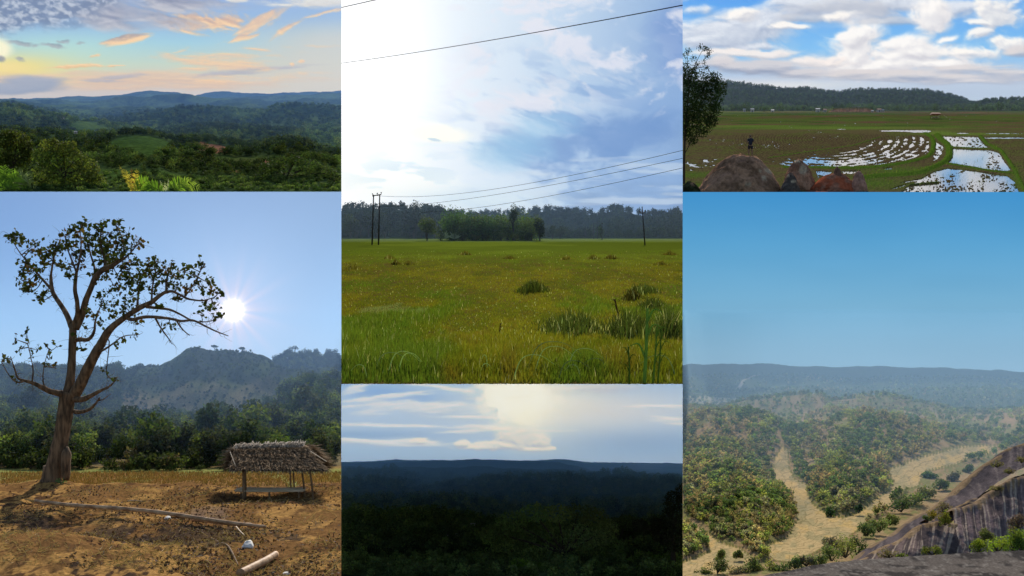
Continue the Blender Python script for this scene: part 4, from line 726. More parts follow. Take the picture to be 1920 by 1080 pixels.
for row, xs, top, lb, arm in ((447.5, (1113.5, 1120), 417.5, 'small distant twin pole with crossarm left of the vine covered pole', True), (445.5, (1087,), 428, 'farthest single pole at the left of the distant poles', False), (446, (1098, 1101.5), 424, 'distant pair of thin poles between the farthest and twin poles', False), (449.5, (1129,), 418, 'distant pole overgrown with a green vine', True)):
    d = c_d(row); q = root('utility_pole', c_p(xs[0], d), lb, 'utility pole')
    for x in xs: V, Fs = cone_pole(x, row, x - .5, top, d, .06); part('pole', V, Fs, M_STEEL, q, 'C')
    if arm: V, Fs = tube([P(xs[0] - 2, top + 1, d), P(xs[-1] + 2, top + .8, d)], .05, 5); part('crossarm', V, Fs, M_STEEL, q, 'C')
    if xs[0] == 1129:
        p = P(1127.5, 433, d) + rng.normal(size=(420, 3)) * [.22, .2, .55] + np.array([-.12, 0, -.05]); V, Fq, c = leaves(rng, p, unit(rng.normal(size=p.shape)), .2, (.035, .06, .02)); part('vine', V, Fq, M_LEAF, q, 'C', c)
def wire(a, b, sag, rad, label):
    t = np.linspace(0, 1, 24)[:, None]; A_, B_ = P(*a), P(*b); W = A_ + (B_ - A_) * t; W[:, 2] -= sag * 4 * (t * (1 - t))[:, 0]
    V, Fs = tube(W, np.linspace(rad[0], rad[1], 24), 5); solo('power_line', V, Fs, M_WIRE, 'C', W[12], label, 'power line')
wire((636, 15, 70), (716, -3, 62), .0, (.02, .02), 'short power line crossing the top left corner of the bright sky'); wire((636, 119, 80), (1284, 9, 46), .12, (.014, .020), 'thick dark power line high across the middle sky')
wire((698.5, 366, 170), (1284, 281, 64), 1.0, (.02, .012), 'uppermost of the three thin parallel lines above the trees'); wire((707.5, 387, 170), (1284, 296, 64), .6, (.02, .012), 'middle one of the three thin parallel lines above the trees'); wire((790, 398, 170), (1284, 314, 64), .5, (.02, .012), 'lowest of the three thin parallel lines above the trees')
# --- the clump of trees in the middle and the wood on the left
pc = [proto('tree', rng, 5, 3.6, 620, .36, cc, [M_LEAF, M_BARKC], trunk=t_, nl=n_) for cc, t_, n_ in (((.030, .045, .018), .18, 13), ((.045, .065, .02), .15, 12), ((.022, .034, .018), .2, 12))]
def ctree(px, d, hpx, wpx, col, label, nl=12, trunk=.25, n=900, leaf=.26, cat='tree', group=None):
    k = d / F; b = c_p(px, d, -.05); top = (540 - hpx) * k; h = top - b[2]; cr, tk = tree_parts(rng, h, wpx * k, n, leaf, col, trunk=trunk, nl=nl)
    q = root('tree', b, label, cat, group); part('trunk', tk[0], tk[1], M_BARKC, q, 'C', (.06, .05, .04), base=(0, 0, 0)); part('crown', cr[0], cr[1], M_LEAF, q, 'C', cr[2], base=(0, 0, 0))
ctree(800, 204, 407, 40, (.07, .095, .025), 'light green rounded tree at the left of the middle clump', 13, .15, 1400); ctree(962, 207, 380, 26, (.030, .045, .02), 'tallest slender tree above the middle clump', 9, .45, 700)
ctree(1012, 203, 404, 26, (.028, .042, .02), 'dark tree at the right end of the middle clump', 11, .1, 900); ctree(780, 226, 371, 26, (.022, .036, .02), 'tall dark tree rising above the wood on the left', 11, .2, 900)
ctree(1050, 222, 424, 26, (.03, .045, .025), 'small low tree right of the middle clump', 9, .1, 500); ctree(1036, 220, 420, 18, (.028, .042, .022), 'small tree between the middle clump and the low tree', 8, .1, 400)
for i, (x, top, w_) in enumerate(((850, 386, 46), (870, 388, 40), (892, 392, 44), (885, 389, 30), (915, 388, 34), (935, 390, 40), (952, 396, 44), (978, 394, 40), (995, 396, 36), (905, 396, 50), (925, 400, 50), (868, 402, 44), (985, 404, 48), (845, 400, 36))):
    ctree(x, 206 + rng.uniform(-1, 8), top + 2, w_ * 1.5, ((.06, .11, .032), (.09, .14, .038), (.11, .155, .042))[i % 3], 'dark green leafy tree packed inside the middle clump', 18, -.12, 1900, .28, 'tree', 'leafy trees packed in the middle clump')
for i, (x, top, w_) in enumerate(((826, 432, 26), (850, 436, 22), (912, 432, 24), (868, 430, 26), (940, 434, 26), (966, 436, 22), (990, 436, 24), (892, 438, 22))):
    ctree(x, 203.4 + rng.random(), top, w_, (.09, .11, .035) if i % 2 else (.065, .085, .03), 'rounded bush along the foot of the middle clump', 9, .02, 420, .2, 'shrub', 'bushes along the foot of the middle clump')
for i, (x, r) in enumerate(((833, 432), (852, 434))):            # banana-like broad pale leaves
    d = 203.2; b = c_p(x, d); ps = []
    for a in np.linspace(-1.1, 1.1, 9):
        L = rng.uniform(.9, 1.5); e = b + [math.sin(a) * L, rng.uniform(-.3, .3), math.cos(a) * L + .3]; m = (b + e) / 2 + [0, 0, .15]; s = np.array([math.cos(a), .2, -math.sin(a)]) * .13
        ps.append((np.array([b + [0, 0, .3], m - s, e, m + s]), [np.array([[0, 1, 2, 3]])], np.array([.30, .36, .24]) * rng.uniform(.6, 1.2)))
    V, Fs, c = join(ps); solo('banana_plant', V, Fs, M_LEAF, 'C', b, ('pale broad leaved banana plant at the left foot of the clump', 'smaller pale banana plant under the clump right of the other')[i], 'plant', col=c)
n = 46; px = rng.uniform(646, 860, n); d = rng.uniform(224, 240, n); pos = np.stack([(px - 960) / F * d, d, c_z(px, d) - .1], 1); wh = rng.choice([0, 1, 2], n, p=[.3, .15, .55])
cnm = ['dark green tree in the wood behind the left field edge', 'lighter green tree in the wood behind the left field edge', 'blackish tree in the wood behind the left field edge']; plant_copies('tree', pc, pos, rng.uniform(.62, 1.05, n), wh, rng, 'C', lambda i, q: cnm[q], 'tree', lambda i, q: ('dark green', 'lighter green', 'blackish')[q] + ' trees of the left wood')
pf = [proto('tree', rng, 3.0, 2.4, 120, .42, cc, [M_FARLEAF, M_BARKC], trunk=.1, nl=8) for cc in ((.032, .05, .02), (.045, .062, .022), (.026, .04, .02))]
n = 1900; px = rng.uniform(640, 1280, n); d = rng.uniform(230, 300, n); pos = np.stack([(px - 960) / F * d, d, c_z(px, d) - .35], 1)
o = stuff_leaves('forest', rng, pf, pos, rng.uniform(.35, .85, n), rng.integers(0, 3, n), M_FARLEAF, 'C', rng.uniform(.7, 1.3, (n, 1)) * np.ones((1, 3))); tag(o, 'hazy forest covering the hills beyond the field')
n = 300; px = rng.uniform(640, 1280, n); d = rng.uniform(207, 222, n); pos = np.stack([(px - 960) / F * d, d, c_z(px, d)], 1)
haze('C', -62, 719, 190, 326, .0022, (.50, .72, 1.0), .3)
built('C')
# ------------------------------------------------------------------ TR: flooded paddies, boulders with a person, hills
rng = np.random.default_rng(33)
TV, TH = 160.0, 21.7
def t_base(px, d): return (380 / F) * d - TH
def t_row(d): return TV + F * TH / d
def t_d(row): return F * TH / (np.asarray(row, float) - TV)
T_R = [(1180, [(1280, 205), (1380, 204), (1480, 206), (1560, 205), (1600, 203), (1690, 204), (1760, 208), (1920, 209)], 60),
       (1330, [(1280, 171), (1360, 176), (1400, 174), (1480, 181), (1560, 187), (1620, 186), (1660, 180), (1680, 177), (1720, 180), (1760, 187), (1800, 196), (1840, 204), (1920, 206)], 80),
       (1460, [(1280, 158), (1360, 158), (1385, 160), (1420, 164), (1440, 166), (1480, 170), (1510, 169), (1545, 174), (1580, 176), (1610, 173), (1640, 171), (1670, 172), (1700, 172), (1740, 174), (1770, 179), (1800, 188), (1815, 192), (1860, 204), (1920, 206)], 80),
       (1240, [(1280, 210), (1770, 210), (1800, 201), (1830, 194), (1850, 191), (1880, 187), (1900, 185), (1920, 184)], 55)]
W_POLY = [[(1761, 256), (1834, 257), (1842, 265), (1854, 277), (1830, 277.5), (1790, 275.5), (1778, 273), (1769, 265)], [(1781, 279), (1858, 282), (1874, 287), (1883, 303), (1896, 319), (1884, 321.5), (1850, 318), (1820, 312), (1778, 305), (1783, 293)],
          [(1778, 316), (1800, 318), (1850, 324), (1888, 330), (1903, 341), (1911, 362), (1690, 362), (1700, 352), (1735, 331), (1756, 321)], [(1747, 261), (1756, 267), (1769, 275), (1766, 288), (1757, 299), (1751, 303), (1749, 295), (1755, 285), (1752, 275)],
          [(1530, 320), (1560, 322), (1553, 331), (1534, 334)], [(1578, 321), (1614, 320), (1610, 326), (1580, 327)], [(1656, 316), (1672, 314), (1675, 317), (1660, 319)]]
PLOW = [(1440, 304), (1480, 297), (1530, 288), (1600, 281), (1640, 263), (1685, 256), (1727, 257), (1741, 264), (1743, 284), (1733, 291), (1698, 301), (1650, 309), (1600, 314), (1540, 314), (1480, 312)]
BUND = [([(1735, 251), (1747, 259), (1751, 270), (1748, 286), (1740, 295), (1715, 303), (1680, 310), (1640, 315), (1610, 317), (1575, 317), (1535, 316)], 4.0, 1.2), ([(1757, 254), (1764, 262), (1775, 270), (1780, 280), (1780, 294), (1770, 306), (1752, 315), (1728, 325), (1700, 329), (1650, 332), (1615, 336)], 5.5, 1.7),
        ([(1838, 256), (1850, 271), (1876, 283), (1890, 302), (1903, 322), (1912, 342), (1922, 362)], 3.6, 1.2), ([(1779, 276.5), (1820, 279), (1858, 280), (1876, 284)], 1.6, .8), ([(1776, 309), (1820, 316), (1862, 323.5), (1900, 327)], 2.4, 1.1), ([(1470, 315.5), (1535, 316)], 3, 1.0),
        ([(1440, 298), (1500, 288), (1600, 274), (1650, 258)], 1.6, .6), ([(1700, 348), (1760, 343)], 1.5, .5)]
def t_fields(px, d):
    row = t_row(d); x = (px - 960) / F * d; n = fbm(px / 5, row / 2, 4, 61); n2 = fbm(px / 2.2, row / 1.1, 3, 63); wet = np.zeros(px.shape); 
    for p in W_POLY: wet = np.maximum(wet, inpoly(px + (n - .5) * 2.4, row + (n - .5) * 1.4, p) * 1.0)
    isl = sm(.56, .68, fbm(px / 3.2, row / 1.3, 4, 65)) * sm(.40, .56, fbm(px / 30, row / 14, 3, 66) + .1 * sm(320, 350, row)); wet = wet * (1 - isl)
    # ploughed paddy: curved furrows that hold water
    pl = inpoly(px, row, PLOW); q = np.hypot((px - 1560) / 1.0, (row - 262) * 3.1); st = np.sin(q / 15.0 * 6.283 + (n - .5) * 2.2); wl = sm(-.15, .55, st + .9 * ell(px, row, 1580, 303, 150, 13) + .5 * ell(px, row, 1700, 290, 50, 16) - .8 * ell(px, row, 1500, 290, 60, 10) - .5 * ell(px, row, 1690, 283, 60, 5) + (n2 - .5) * 4.2 + (n - .5) * 2.2 + (fbm(px / 16, row / 3.5, 4, 69) - .5) * 4.5 - .45 + .35 * ell(px, row, 1560, 306, 90, 8))
    wet = np.maximum(wet, pl * wl)
    lf = inpoly(px, row, [(1278, 306), (1300, 300), (1346, 298), (1340, 312), (1290, 322), (1278, 330)]); wet = np.maximum(wet, lf * sm(.50, .60, fbm(px / 9, row / 1.6, 4, 68)))
    a = ell(px, row, 1690, 245.5, 52, 1.8) + ell(px, row, 1725, 247, 20, 2.2) + .8 * ell(px, row, 1577, 242.5, 12, 1) + ell(px, row, 1805, 250, 12, 1.3) + ell(px, row, 1885, 259, 60, 1.6) + .8 * ell(px, row, 1880, 250.5, 50, 1); wet = np.maximum(wet, sm(.45, .7, a * (.6 + n)))
    sp = ell(px, row, 1350, 264, 40, 5) + ell(px, row, 1440, 273, 60, 5) + ell(px, row, 1525, 248, 26, 3) + ell(px, row, 1545, 258, 30, 3) + ell(px, row, 1400, 285, 120, 10) * .5 + ell(px, row, 1912, 325, 12, 18) * .7; wet = np.maximum(wet, sm(.70, .78, fbm(px / 4.5, row / .9, 3, 70) * .9 + sp * .16))
    cur = ell(px, row, 1735, 336, 60, 2.0, -9) + ell(px, row, 1758, 347, 50, 2, -8) + ell(px, row, 1690, 350, 24, 1.6, -16); wet = np.maximum(wet, sm(.45, .6, cur * (.5 + n)))
    bd = np.zeros(px.shape); 
    for plist, wd, h in BUND: bd = np.maximum(bd, h * np.exp(-(pldist(px, row, plist, 2.0) / wd) ** 2))
    return np.clip(wet * (bd < .35), 0, 1), bd, n, n2, row
def t_z(px, d):
    px, d = np.broadcast_arrays(np.asarray(px, float), np.asarray(d, float)); z = t_base(px, d); x = (px - 960) / F * d; wet, bd, n, n2, row = t_fields(px, d)
    z = z + .16 - .32 * wet + bd * .42 + (n2 - .5) * .26
    b = np.zeros_like(z)
    for di, rw, wd in T_R:
        hb = (540 - interp(rw, px) + (2.5 if di > 1300 else -1.0)) / F * di - t_base(px, di); b = np.maximum(b, np.maximum(hb, 0) * np.exp(-((d - di) / wd) ** 2))
    return z + b * sm(1030, 1090, d) + sm(1080, 1150, d) * (fbm(x / 12, d / 30, 5, 71) - .5) * 5
def t_col(px, d, z):
    wet, bd, n, n2, row = t_fields(px, d); x = (px - 960) / F * d
    c = np.zeros(px.shape + (3,)); c[:] = (.085, .070, .030); c = mix(c, (.075, .085, .022), .8 * sm(.42, .62, fbm(px / 40, row / 4, 4, 73)))
    c = mix(c, (.060, .040, .024), .7 * sm(.5, .65, n2) * sm(246, 256, row)); qq = np.hypot(px - 1560, (row - 262) * 3.1); c = mix(c, (.040, .026, .016), .6 * sm(-.1, .6, np.sin(qq / 5.2 * 6.283 + n * 5)) * sm(248, 258, row) * sm(316, 300, row) * sm(1350, 1400, px) * sm(1760, 1720, px))
    c = mix(c, (.075, .045, .03), .6 * (np.sin(row * 3.4 + px * .02) > .3) * sm(256, 262, row) * inpoly(px, row, PLOW))
    bandn = fbm(px / 90, row / 2.2, 4, 75); fr = sm(246, 240, row); c = mix(c, (.070, .095, .022), fr * sm(.40, .5, bandn)); c = mix(c, (.10, .055, .035), fr * .8 * sm(.52, .62, fbm(px / 120, row / 2.6, 4, 76))); c = mix(c, (.05, .075, .018), fr * sm(.55, .65, fbm(px / 70, row / 1.8, 4, 78)))
    c = mix(c, (.10, .15, .025), .9 * np.clip(ell(px, row, 1600, 240.5, 200, 2.6) + ell(px, row, 1830, 252, 100, 2.4) + .8 * ell(px, row, 1400, 237, 120, 2) + ell(px, row, 1760, 249, 30, 4), 0, 1)); c = mix(c, (.16, .14, .05), .7 * ell(px, row, 1450, 209.5, 180, 1.2)); c = mix(c, (.15, .07, .045), .7 * ell(px, row, 1830, 212, 70, 1.6))
    c = mix(c, (.055, .10, .012), sm(.2, .6, bd)); c = mix(c, (.06, .10, .018), .85 * np.clip(ell(px, row, 1300, 329, 60, 6) + ell(px, row, 1690, 322, 60, 8) + ell(px, row, 1640, 345, 60, 10) + ell(px, row, 1310, 352, 60, 8) + ell(px, row, 1905, 350, 14, 30), 0, 1) * (1 - wet))
    c = mix(c, (.17, .06, .032), .92 * sm(.35, .6, ell(px, row, 1560, 356, 62, 12) + (n - .5) * .4)); c = mix(c, (.05, .035, .022), wet)
    c = mix(c, (.030, .042, .018), sm(1040, 1090, d)); c = mix(c, (.05, .06, .022), sm(1090, 1150, d) * sm(.45, .6, fbm(x / 14, d / 30, 4, 79)))
    return c
ds = np.concatenate([rows2d(TV, TH, 366, 211, 400), np.linspace(1030, 1560, 90)])
grid('ground', 'TR', ds, 641, t_z, t_col, mat_earth('paddy_mud', 1.2, .3, .5, .15), 12)
V = np.array([[(p - 960) / F * d, d, t_base(0, d)] for d in (t_d(366), 1010) for p in (1280, 1920)]); ow = bpy.data.objects.new('water', mesh('water', V, np.array([[0, 1, 3, 2]]), mat_water('paddy_water'))); COL.objects.link(ow); ow['kind'] = 'structure'
def t_p(px, d, up=0): return np.array([(px - 960) / F * d, d, float(t_z(np.array([px]), np.array([d]))[0]) + up])
# grass on the bunds, weeds in the flooded plots
n = 60000; px = rng.uniform(1281, 1919, n); row = rng.uniform(238, 362, n); d = t_d(row); wet, bd, n1, n2, _ = t_fields(px, d)
gz = np.clip(ell(px, row, 1300, 329, 60, 6) + ell(px, row, 1690, 322, 60, 8) + ell(px, row, 1640, 345, 60, 10) + ell(px, row, 1310, 352, 60, 8) + ell(px, row, 1905, 350, 14, 30), 0, 1) * (1 - wet)
keep = (rng.random(n) < .25 * np.clip(bd, 0, 1.4) + .25 * gz) | ((rng.random(n) < .014) & inpoly(px, row, W_POLY[2])) | ((rng.random(n) < .006) & inpoly(px, row, W_POLY[1]))
px, row, d, bd = px[keep], row[keep], d[keep], bd[keep]; Vg, Fg, Cg = blades(rng, px, d, lambda a, b: np.maximum(t_z(a, b), t_base(a, b)), rng.uniform(.25, .75, len(px)) * d / 330, np.full(len(px), .035) * d / 300, np.where(rng.random((len(px), 1)) < .2, np.array([[.11, .12, .03]]), np.array([[.055, .11, .014]])), .5, .4)
og = bpy.data.objects.new('grass', mesh('grass', Vg, Fg, M_GRASS, Cg)); COL.objects.link(og); tag(og, 'bright green grass on the banks between the flooded paddies', None, None, 'stuff'); REG.append((og, 'TR'))
# --- boulders
T_DMIN = 255
M_ROCK = mat_earth('boulder', 1.5, .45, 1.0, .30, .9, 12)
def boulder(cx, crow_base, top, wpx, d, depth, label, col, seed, name='boulder', skew=0, spots=(), rough=1.0, mat=None, colfn=None, cat='boulder'):
    k = d / F; bm = bmesh.new(); bmesh.ops.create_icosphere(bm, subdivisions=5, radius=1); V = np.array([v.co[:] for v in bm.verts]); Fq = np.array([[v.index for v in f.verts] for f in bm.faces]); bm.free()
    q = 1 + rough * (.30 * (fbm(V[:, 0] * 1.3 + seed, V[:, 1] * 1.3 + V[:, 2] * 1.1, 4, seed) - .5) + .13 * (fbm(V[:, 0] * 4 + seed, V[:, 2] * 4 + V[:, 1] * 3, 5, seed + 3, .6) - .5) - .05 * sm(.03, .0, np.abs(fbm(V[:, 0] * 1.6 + seed, V[:, 2] * 2.2 + V[:, 1], 4, seed + 4) - .5))); V = V * q[:, None]; V[:, 0] *= 1.12 - .42 * np.clip(V[:, 2], 0, 1) ** 1.5
    h = (crow_base - top) * k; b = P(cx, crow_base, d); V[:, 2] *= h / V[:, 2].max(); V[:, 0] *= wpx * k * .5 / np.abs(V[:, 0]).max(); V[:, 1] *= depth; V[:, 0] += skew * k * np.clip(V[:, 2] / h, 0, 1)
    W = V + b; n1 = fbm(W[:, 0] * .8, W[:, 2] * .8 + W[:, 1] * .2, 5, seed + 7); n2 = fbm(W[:, 0] * .35 + W[:, 2] * .3, W[:, 1] * .2 + W[:, 2] * .5, 4, seed + 9)
    c = np.zeros((len(V), 3)); c[:] = col; c = mix(c, np.array(col) * .38, .85 * sm(.44, .62, n2)); c = mix(c, (.26, .15, .10), .65 * sm(.5, .68, n1))
    for sx, sr, rx, ry in spots: c = mix(c, (.40, .31, .21), .9 * sm(.3, .6, ell((W[:, 0] / W[:, 1]) * F + 960, 540 - W[:, 2] / W[:, 1] * F, sx, sr, rx, ry) * (.5 + n1)) * (V[:, 1] < 0))
    if colfn is not None: c = colfn(W, c, n1)
    return solo(name, W, Fq, mat or M_ROCK, 'TR', b, label, cat, col=c, smooth=True), W
big, BW = boulder(1383, 366, 287, 162, 262, 7.5, 'largest brown boulder with pale patches, a person standing on top', (.32, .185, .115), 5, spots=((1441, 320, 9, 5), (1433, 333, 5, 4), (1426, 320, 3, 3), (1402, 345, 6, 2)), skew=8)
boulder(1500, 362, 298, 70, 268, 4, 'brown pointed boulder right of the largest one', (.34, .195, .125), 9, skew=-4, spots=((1505, 318, 8, 9), (1494, 303, 7, 3)))
boulder(1481, 372, 322, 44, 258, 2.6, 'small grey mottled boulder in front between two larger ones', (.17, .14, .12), 14, spots=((1476, 330, 6, 3), (1488, 340, 6, 3)))
boulder(1610, 352, 320, 30, 262, 1.8, 'small reddish rounded boulder at the right end of the red mound', (.34, .19, .14), 18)
boulder(1570, 350, 312, 22, 264, 1.5, 'reddish pointed rock on top of the red earth mound', (.30, .17, .12), 21)
boulder(1294, 366, 339, 46, 259, 3, 'low dark mossy boulder at the left end of the rocks', (.045, .05, .025), 25); boulder(1378, 364, 346, 18, 257, .9, 'small orange lump of rock in front of the largest boulder', (.34, .15, .05), 27); boulder(1450, 366, 354, 16, 257, .9, 'small flat orange rock in front of the grey mottled boulder', (.28, .12, .06), 29)
boulder(1330, 372, 318, 70, 266, 4.5, 'brown sloping boulder shoulder leaning on the left of the largest boulder', (.19, .12, .08), 31, skew=26)
M_RED = mat_earth('red_earth', 1.5, .4, .7, .12)
boulder(1568, 372, 322, 116, 265, 4.5, 'mound of bare red earth right of the boulders', (.33, .092, .045), 41, 'earth_mound', rough=.7, mat=M_RED, cat='earth mound')
# --- the person on the boulder
dP = 262.0; kP = dP / F; sc = 41 * kP / 1.72
base = P(1407, 288, dP); base[2] = BW[np.hypot(BW[:, 0] - base[0], (BW[:, 1] - dP) * .3).argsort()[:25], 2].max() - .12
pr_ = root('person', base, 'person in dark top and shorts with bare legs standing on the boulder', 'person')
def skin(name, pts, edges, rad, mat, parent, rootv=0, sub=2):
    me = bpy.data.meshes.new(name); me.from_pydata([tuple(np.array(p) * sc) for p in pts], edges, []); o = bpy.data.objects.new(name, me); COL.objects.link(o)
    m = o.modifiers.new('skin', 'SKIN'); 
    for i, r in enumerate(rad): r = r if isinstance(r, tuple) else (r, r); me.skin_vertices[0].data[i].radius = (r[0] * sc, r[1] * sc); me.skin_vertices[0].data[i].use_root = (i == rootv)
    s = o.modifiers.new('sub', 'SUBSURF'); s.levels = sub; s.render_levels = sub
    bpy.context.view_layer.update(); ev = o.evaluated_get(bpy.context.evaluated_depsgraph_get()); m2 = bpy.data.meshes.new_from_object(ev); m2.materials.clear(); m2.materials.append(mat); bpy.data.objects.remove(o)
    o2 = bpy.data.objects.new(name, m2); COL.objects.link(o2); o2.parent = parent; REG.append((o2, 'TR')); return o2
M_SKIN = mat_plain('skin', (.17, .09, .055), (.21, .115, .075), 9, .6, .05); M_SHIRT = mat_plain('dark_shirt', (.012, .014, .022), (.03, .035, .05), 12, .9); M_SHORTS = mat_plain('dark_shorts', (.014, .014, .02), (.03, .028, .035), 12, .9); M_HAIR = mat_plain('hair', (.008, .007, .006), (.016, .013, .012), 30, .6); M_SHOE = mat_plain('sandal', (.02, .018, .018), (.04, .035, .03), 12, .8)
# body: pelvis, spine, neck, head; both arms bent with hands together before the chest; legs a little apart
bp_ = [(0, 0, .93), (0, .01, 1.12), (0, .01, 1.34), (0, 0, 1.46), (0, .03, 1.53), (0, .04, 1.62), (0, .03, 1.70),
       (-.17, .01, 1.41), (-.26, .05, 1.18), (-.13, .24, 1.24), (-.06, .30, 1.29), (.17, .01, 1.41), (.27, .05, 1.19), (.14, .24, 1.25), (.07, .30, 1.30),
       (-.10, 0, .86), (-.125, .02, .48), (-.13, -.03, .08), (-.135, .10, .025), (.10, 0, .86), (.12, -.01, .48), (.14, -.04, .08), (.155, .09, .025)]
be = [(0, 1), (1, 2), (2, 3), (3, 4), (4, 5), (5, 6), (2, 7), (7, 8), (8, 9), (9, 10), (2, 11), (11, 12), (12, 13), (13, 14), (0, 15), (15, 16), (16, 17), (17, 18), (0, 19), (19, 20), (20, 21), (21, 22)]
br_ = [(.15, .11), (.13, .10), (.16, .11), (.07, .07), (.055, .06), (.085, .10), (.07, .085), .062, .045, .034, .038, .062, .045, .034, .038, .085, .058, .038, (.042, .025), .085, .058, .038, (.042, .025)]
bo = skin('body', bp_, be, br_, M_SKIN, pr_)
skin('shirt', [(0, 0, .86), (0, .01, 1.13), (0, .01, 1.33), (0, 0, 1.45), (-.17, .01, 1.41), (-.235, .04, 1.25), (.17, .01, 1.41), (.24, .04, 1.26)], [(0, 1), (1, 2), (2, 3), (2, 4), (4, 5), (2, 6), (6, 7)], [(.18, .14), (.165, .13), (.185, .135), (.085, .085), .08, .068, .08, .068], M_SHIRT, pr_)
skin('shorts', [(0, 0, .95), (-.10, 0, .84), (-.118, .01, .60), (.10, 0, .84), (.116, -.005, .60)], [(0, 1), (1, 2), (0, 3), (3, 4)], [(.165, .125), .115, .095, .115, .095], M_SHORTS, pr_)
skin('hair', [(0, -.01, 1.60), (0, .005, 1.68), (0, .02, 1.735)], [(0, 1), (1, 2)], [(.085, .075), (.092, .10), (.06, .07)], M_HAIR, pr_)
for s, y in ((-.135, .05), (.152, .04)): skin('shoe', [(s, y - .09, .03), (s, y + .02, .03), (s, y + .12, .02)], [(0, 1), (1, 2)], [(.045, .035), (.05, .035), (.045, .025)], M_SHOE, pr_)
for sx in (-1, 1):                              # five fingers of each hand, closed round the small phone
    for j in range(4):
        x = sx * .055; z = 1.325 - j * .022; skin('finger', [(x, .31, z), (x * .75, .345, z + .004), (x * .35, .35, z), (x * .1, .335, z - .002)], [(0, 1), (1, 2), (2, 3)], [.011, .010, .009, .007], M_SKIN, bo, 0, 1)
    skin('thumb', [(sx * .06, .30, 1.32), (sx * .045, .29, 1.35), (sx * .02, .295, 1.365)], [(0, 1), (1, 2)], [.013, .011, .008], M_SKIN, bo, 0, 1)
bm = bmesh.new(); bmesh.ops.create_cube(bm, size=1); bmesh.ops.scale(bm, verts=bm.verts, vec=(.075 * sc, .01 * sc, .15 * sc)); bmesh.ops.bevel(bm, geom=bm.edges[:], offset=.003 * sc, segments=2); me = bpy.data.meshes.new('phone'); bm.to_mesh(me); bm.free(); me.materials.append(M_SHOE)
o = bpy.data.objects.new('phone', me); COL.objects.link(o); o.location = Vector(base) + Vector((0, .325 * sc, 1.315 * sc)); tag(o, 'small dark phone held before the chest of the person', 'phone'); REG.append((o, 'TR'))
# --- the leafy tree cut by the left edge
dT = 268; kT = dT / F; b = t_p(1284, dT); L = []
for x, r, rx, rz in ((1300, 150, 30, 26), (1325, 165, 26, 24), (1340, 152, 18, 16), (1348, 172, 14, 20), (1290, 185, 34, 34), (1320, 200, 30, 28), (1342, 200, 14, 20), (1285, 225, 30, 28), (1315, 228, 26, 22), (1335, 225, 14, 14), (1292, 250, 22, 16), (1318, 246, 14, 12), (1284, 140, 24, 22), (1298, 264, 12, 9)):
    p = P(x, r, dT + rng.uniform(-2, 2)); L.append((*p, rx * kT, 2.6, rz * kT))
V1, F1, c1 = lobed(rng, L, 9500, .55, (.026, .045, .014), .38, .35, .3, .2)
L2 = [(*P(x, r, dT), 7 * kT, .8, 7 * kT) for x, r in ((1290, 95), (1300, 110), (1286, 118), (1312, 88), (1322, 92), (1330, 95), (1328, 105), (1308, 120), (1325, 128), (1334, 138), (1300, 130), (1284, 105), (1318, 118), (1336, 148), (1345, 150), (1360, 158), (1358, 168))]
V2, F2, c2 = lobed(rng, L2, 650, .5, (.028, .042, .016), .38, .3, .3, .1); trp = []
for pts in ([(1282, 345), (1283, 290), (1286, 230), (1292, 170), (1300, 130), (1318, 92)], [(1286, 230), (1305, 190), (1330, 155), (1348, 150)], [(1292, 170), (1290, 130), (1288, 98)], [(1286, 230), (1310, 215), (1335, 200)], [(1300, 130), (1322, 126), (1336, 140)], [(1318, 92), (1330, 94), (1330, 108)], [(1283, 290), (1300, 260), (1316, 248)]):
    W = smoothpts([P(x, r, dT) for x, r in pts], 4); trp.append(tube(W, np.linspace(.30 if pts[0][1] > 300 else .10, .03, len(W)), 7))
q = root('tree', b, 'leafy drooping tree at the left edge above the paddies', 'tree'); V, Fs, _ = join(trp); part('trunk', V, Fs, M_BARKC, q, 'TR', (.05, .038, .028)); V, Fs, c = join([(V1, F1, c1), (V2, F2, c2)]); part('crown', V, Fs, M_LEAF_DK, q, 'TR', c)
# --- the far side of the paddies: trees, earth platform, houses, field hut
tp_ = [proto('tree', rng, 9, 8, 200, 1.0, cc, [M_FARLEAF, M_BARKC], trunk=.1, nl=9) for cc in ((.045, .078, .026), (.07, .105, .03), (.03, .05, .022))]
n = 44; px = np.concatenate([rng.uniform(1362, 1470, 18), rng.uniform(1470, 1670, 16), rng.uniform(1680, 1900, 10)]); d = rng.uniform(1045, 1090, n); pos = np.stack([(px - 960) / F * d, d, t_z(px, d) - .3], 1); wh = rng.integers(0, 3, n)
tn = ['mid green tree in the row beyond the paddies', 'light green tree in the row beyond the paddies', 'dark tree in the row beyond the paddies']; plant_copies('tree', tp_, pos, rng.uniform(.45, .95, n), wh, rng, 'TR', lambda i, k: tn[k], 'tree', lambda i, k: ('mid green', 'light green', 'dark')[k] + ' trees beyond the paddies')
n = 6000; px = rng.uniform(1280, 2030, n); d = rng.uniform(1085, 1500, n); pos = np.stack([(px - 960) / F * d, d, t_z(px, d) - .8], 1)
o = stuff_leaves('forest', rng, tp_, pos, rng.uniform(.28, .55, n), rng.choice(3, n, p=[.4, .2, .4]), M_FARLEAF, 'TR', rng.uniform(.6, 1.35, (n, 1)) * np.ones((1, 3))); tag(o, 'forest covering the hills beyond the paddies')
def box(x0, x1, y0, y1, z0, z1, bev=0):
    return np.array([(x, y, z) for z in (z0, z1) for x, y in ((x0, y0), (x1, y0), (x1, y1), (x0, y1))], float), [np.array([[0, 3, 2, 1], [4, 5, 6, 7], [0, 1, 5, 4], [1, 2, 6, 5], [2, 3, 7, 6], [3, 0, 4, 7]])]
dE = 1030; kE = dE / F; M_EAR = mat_earth('red_bank', .3, .4, .6, .5)
u = np.linspace(0, 1, 60); top = []; 
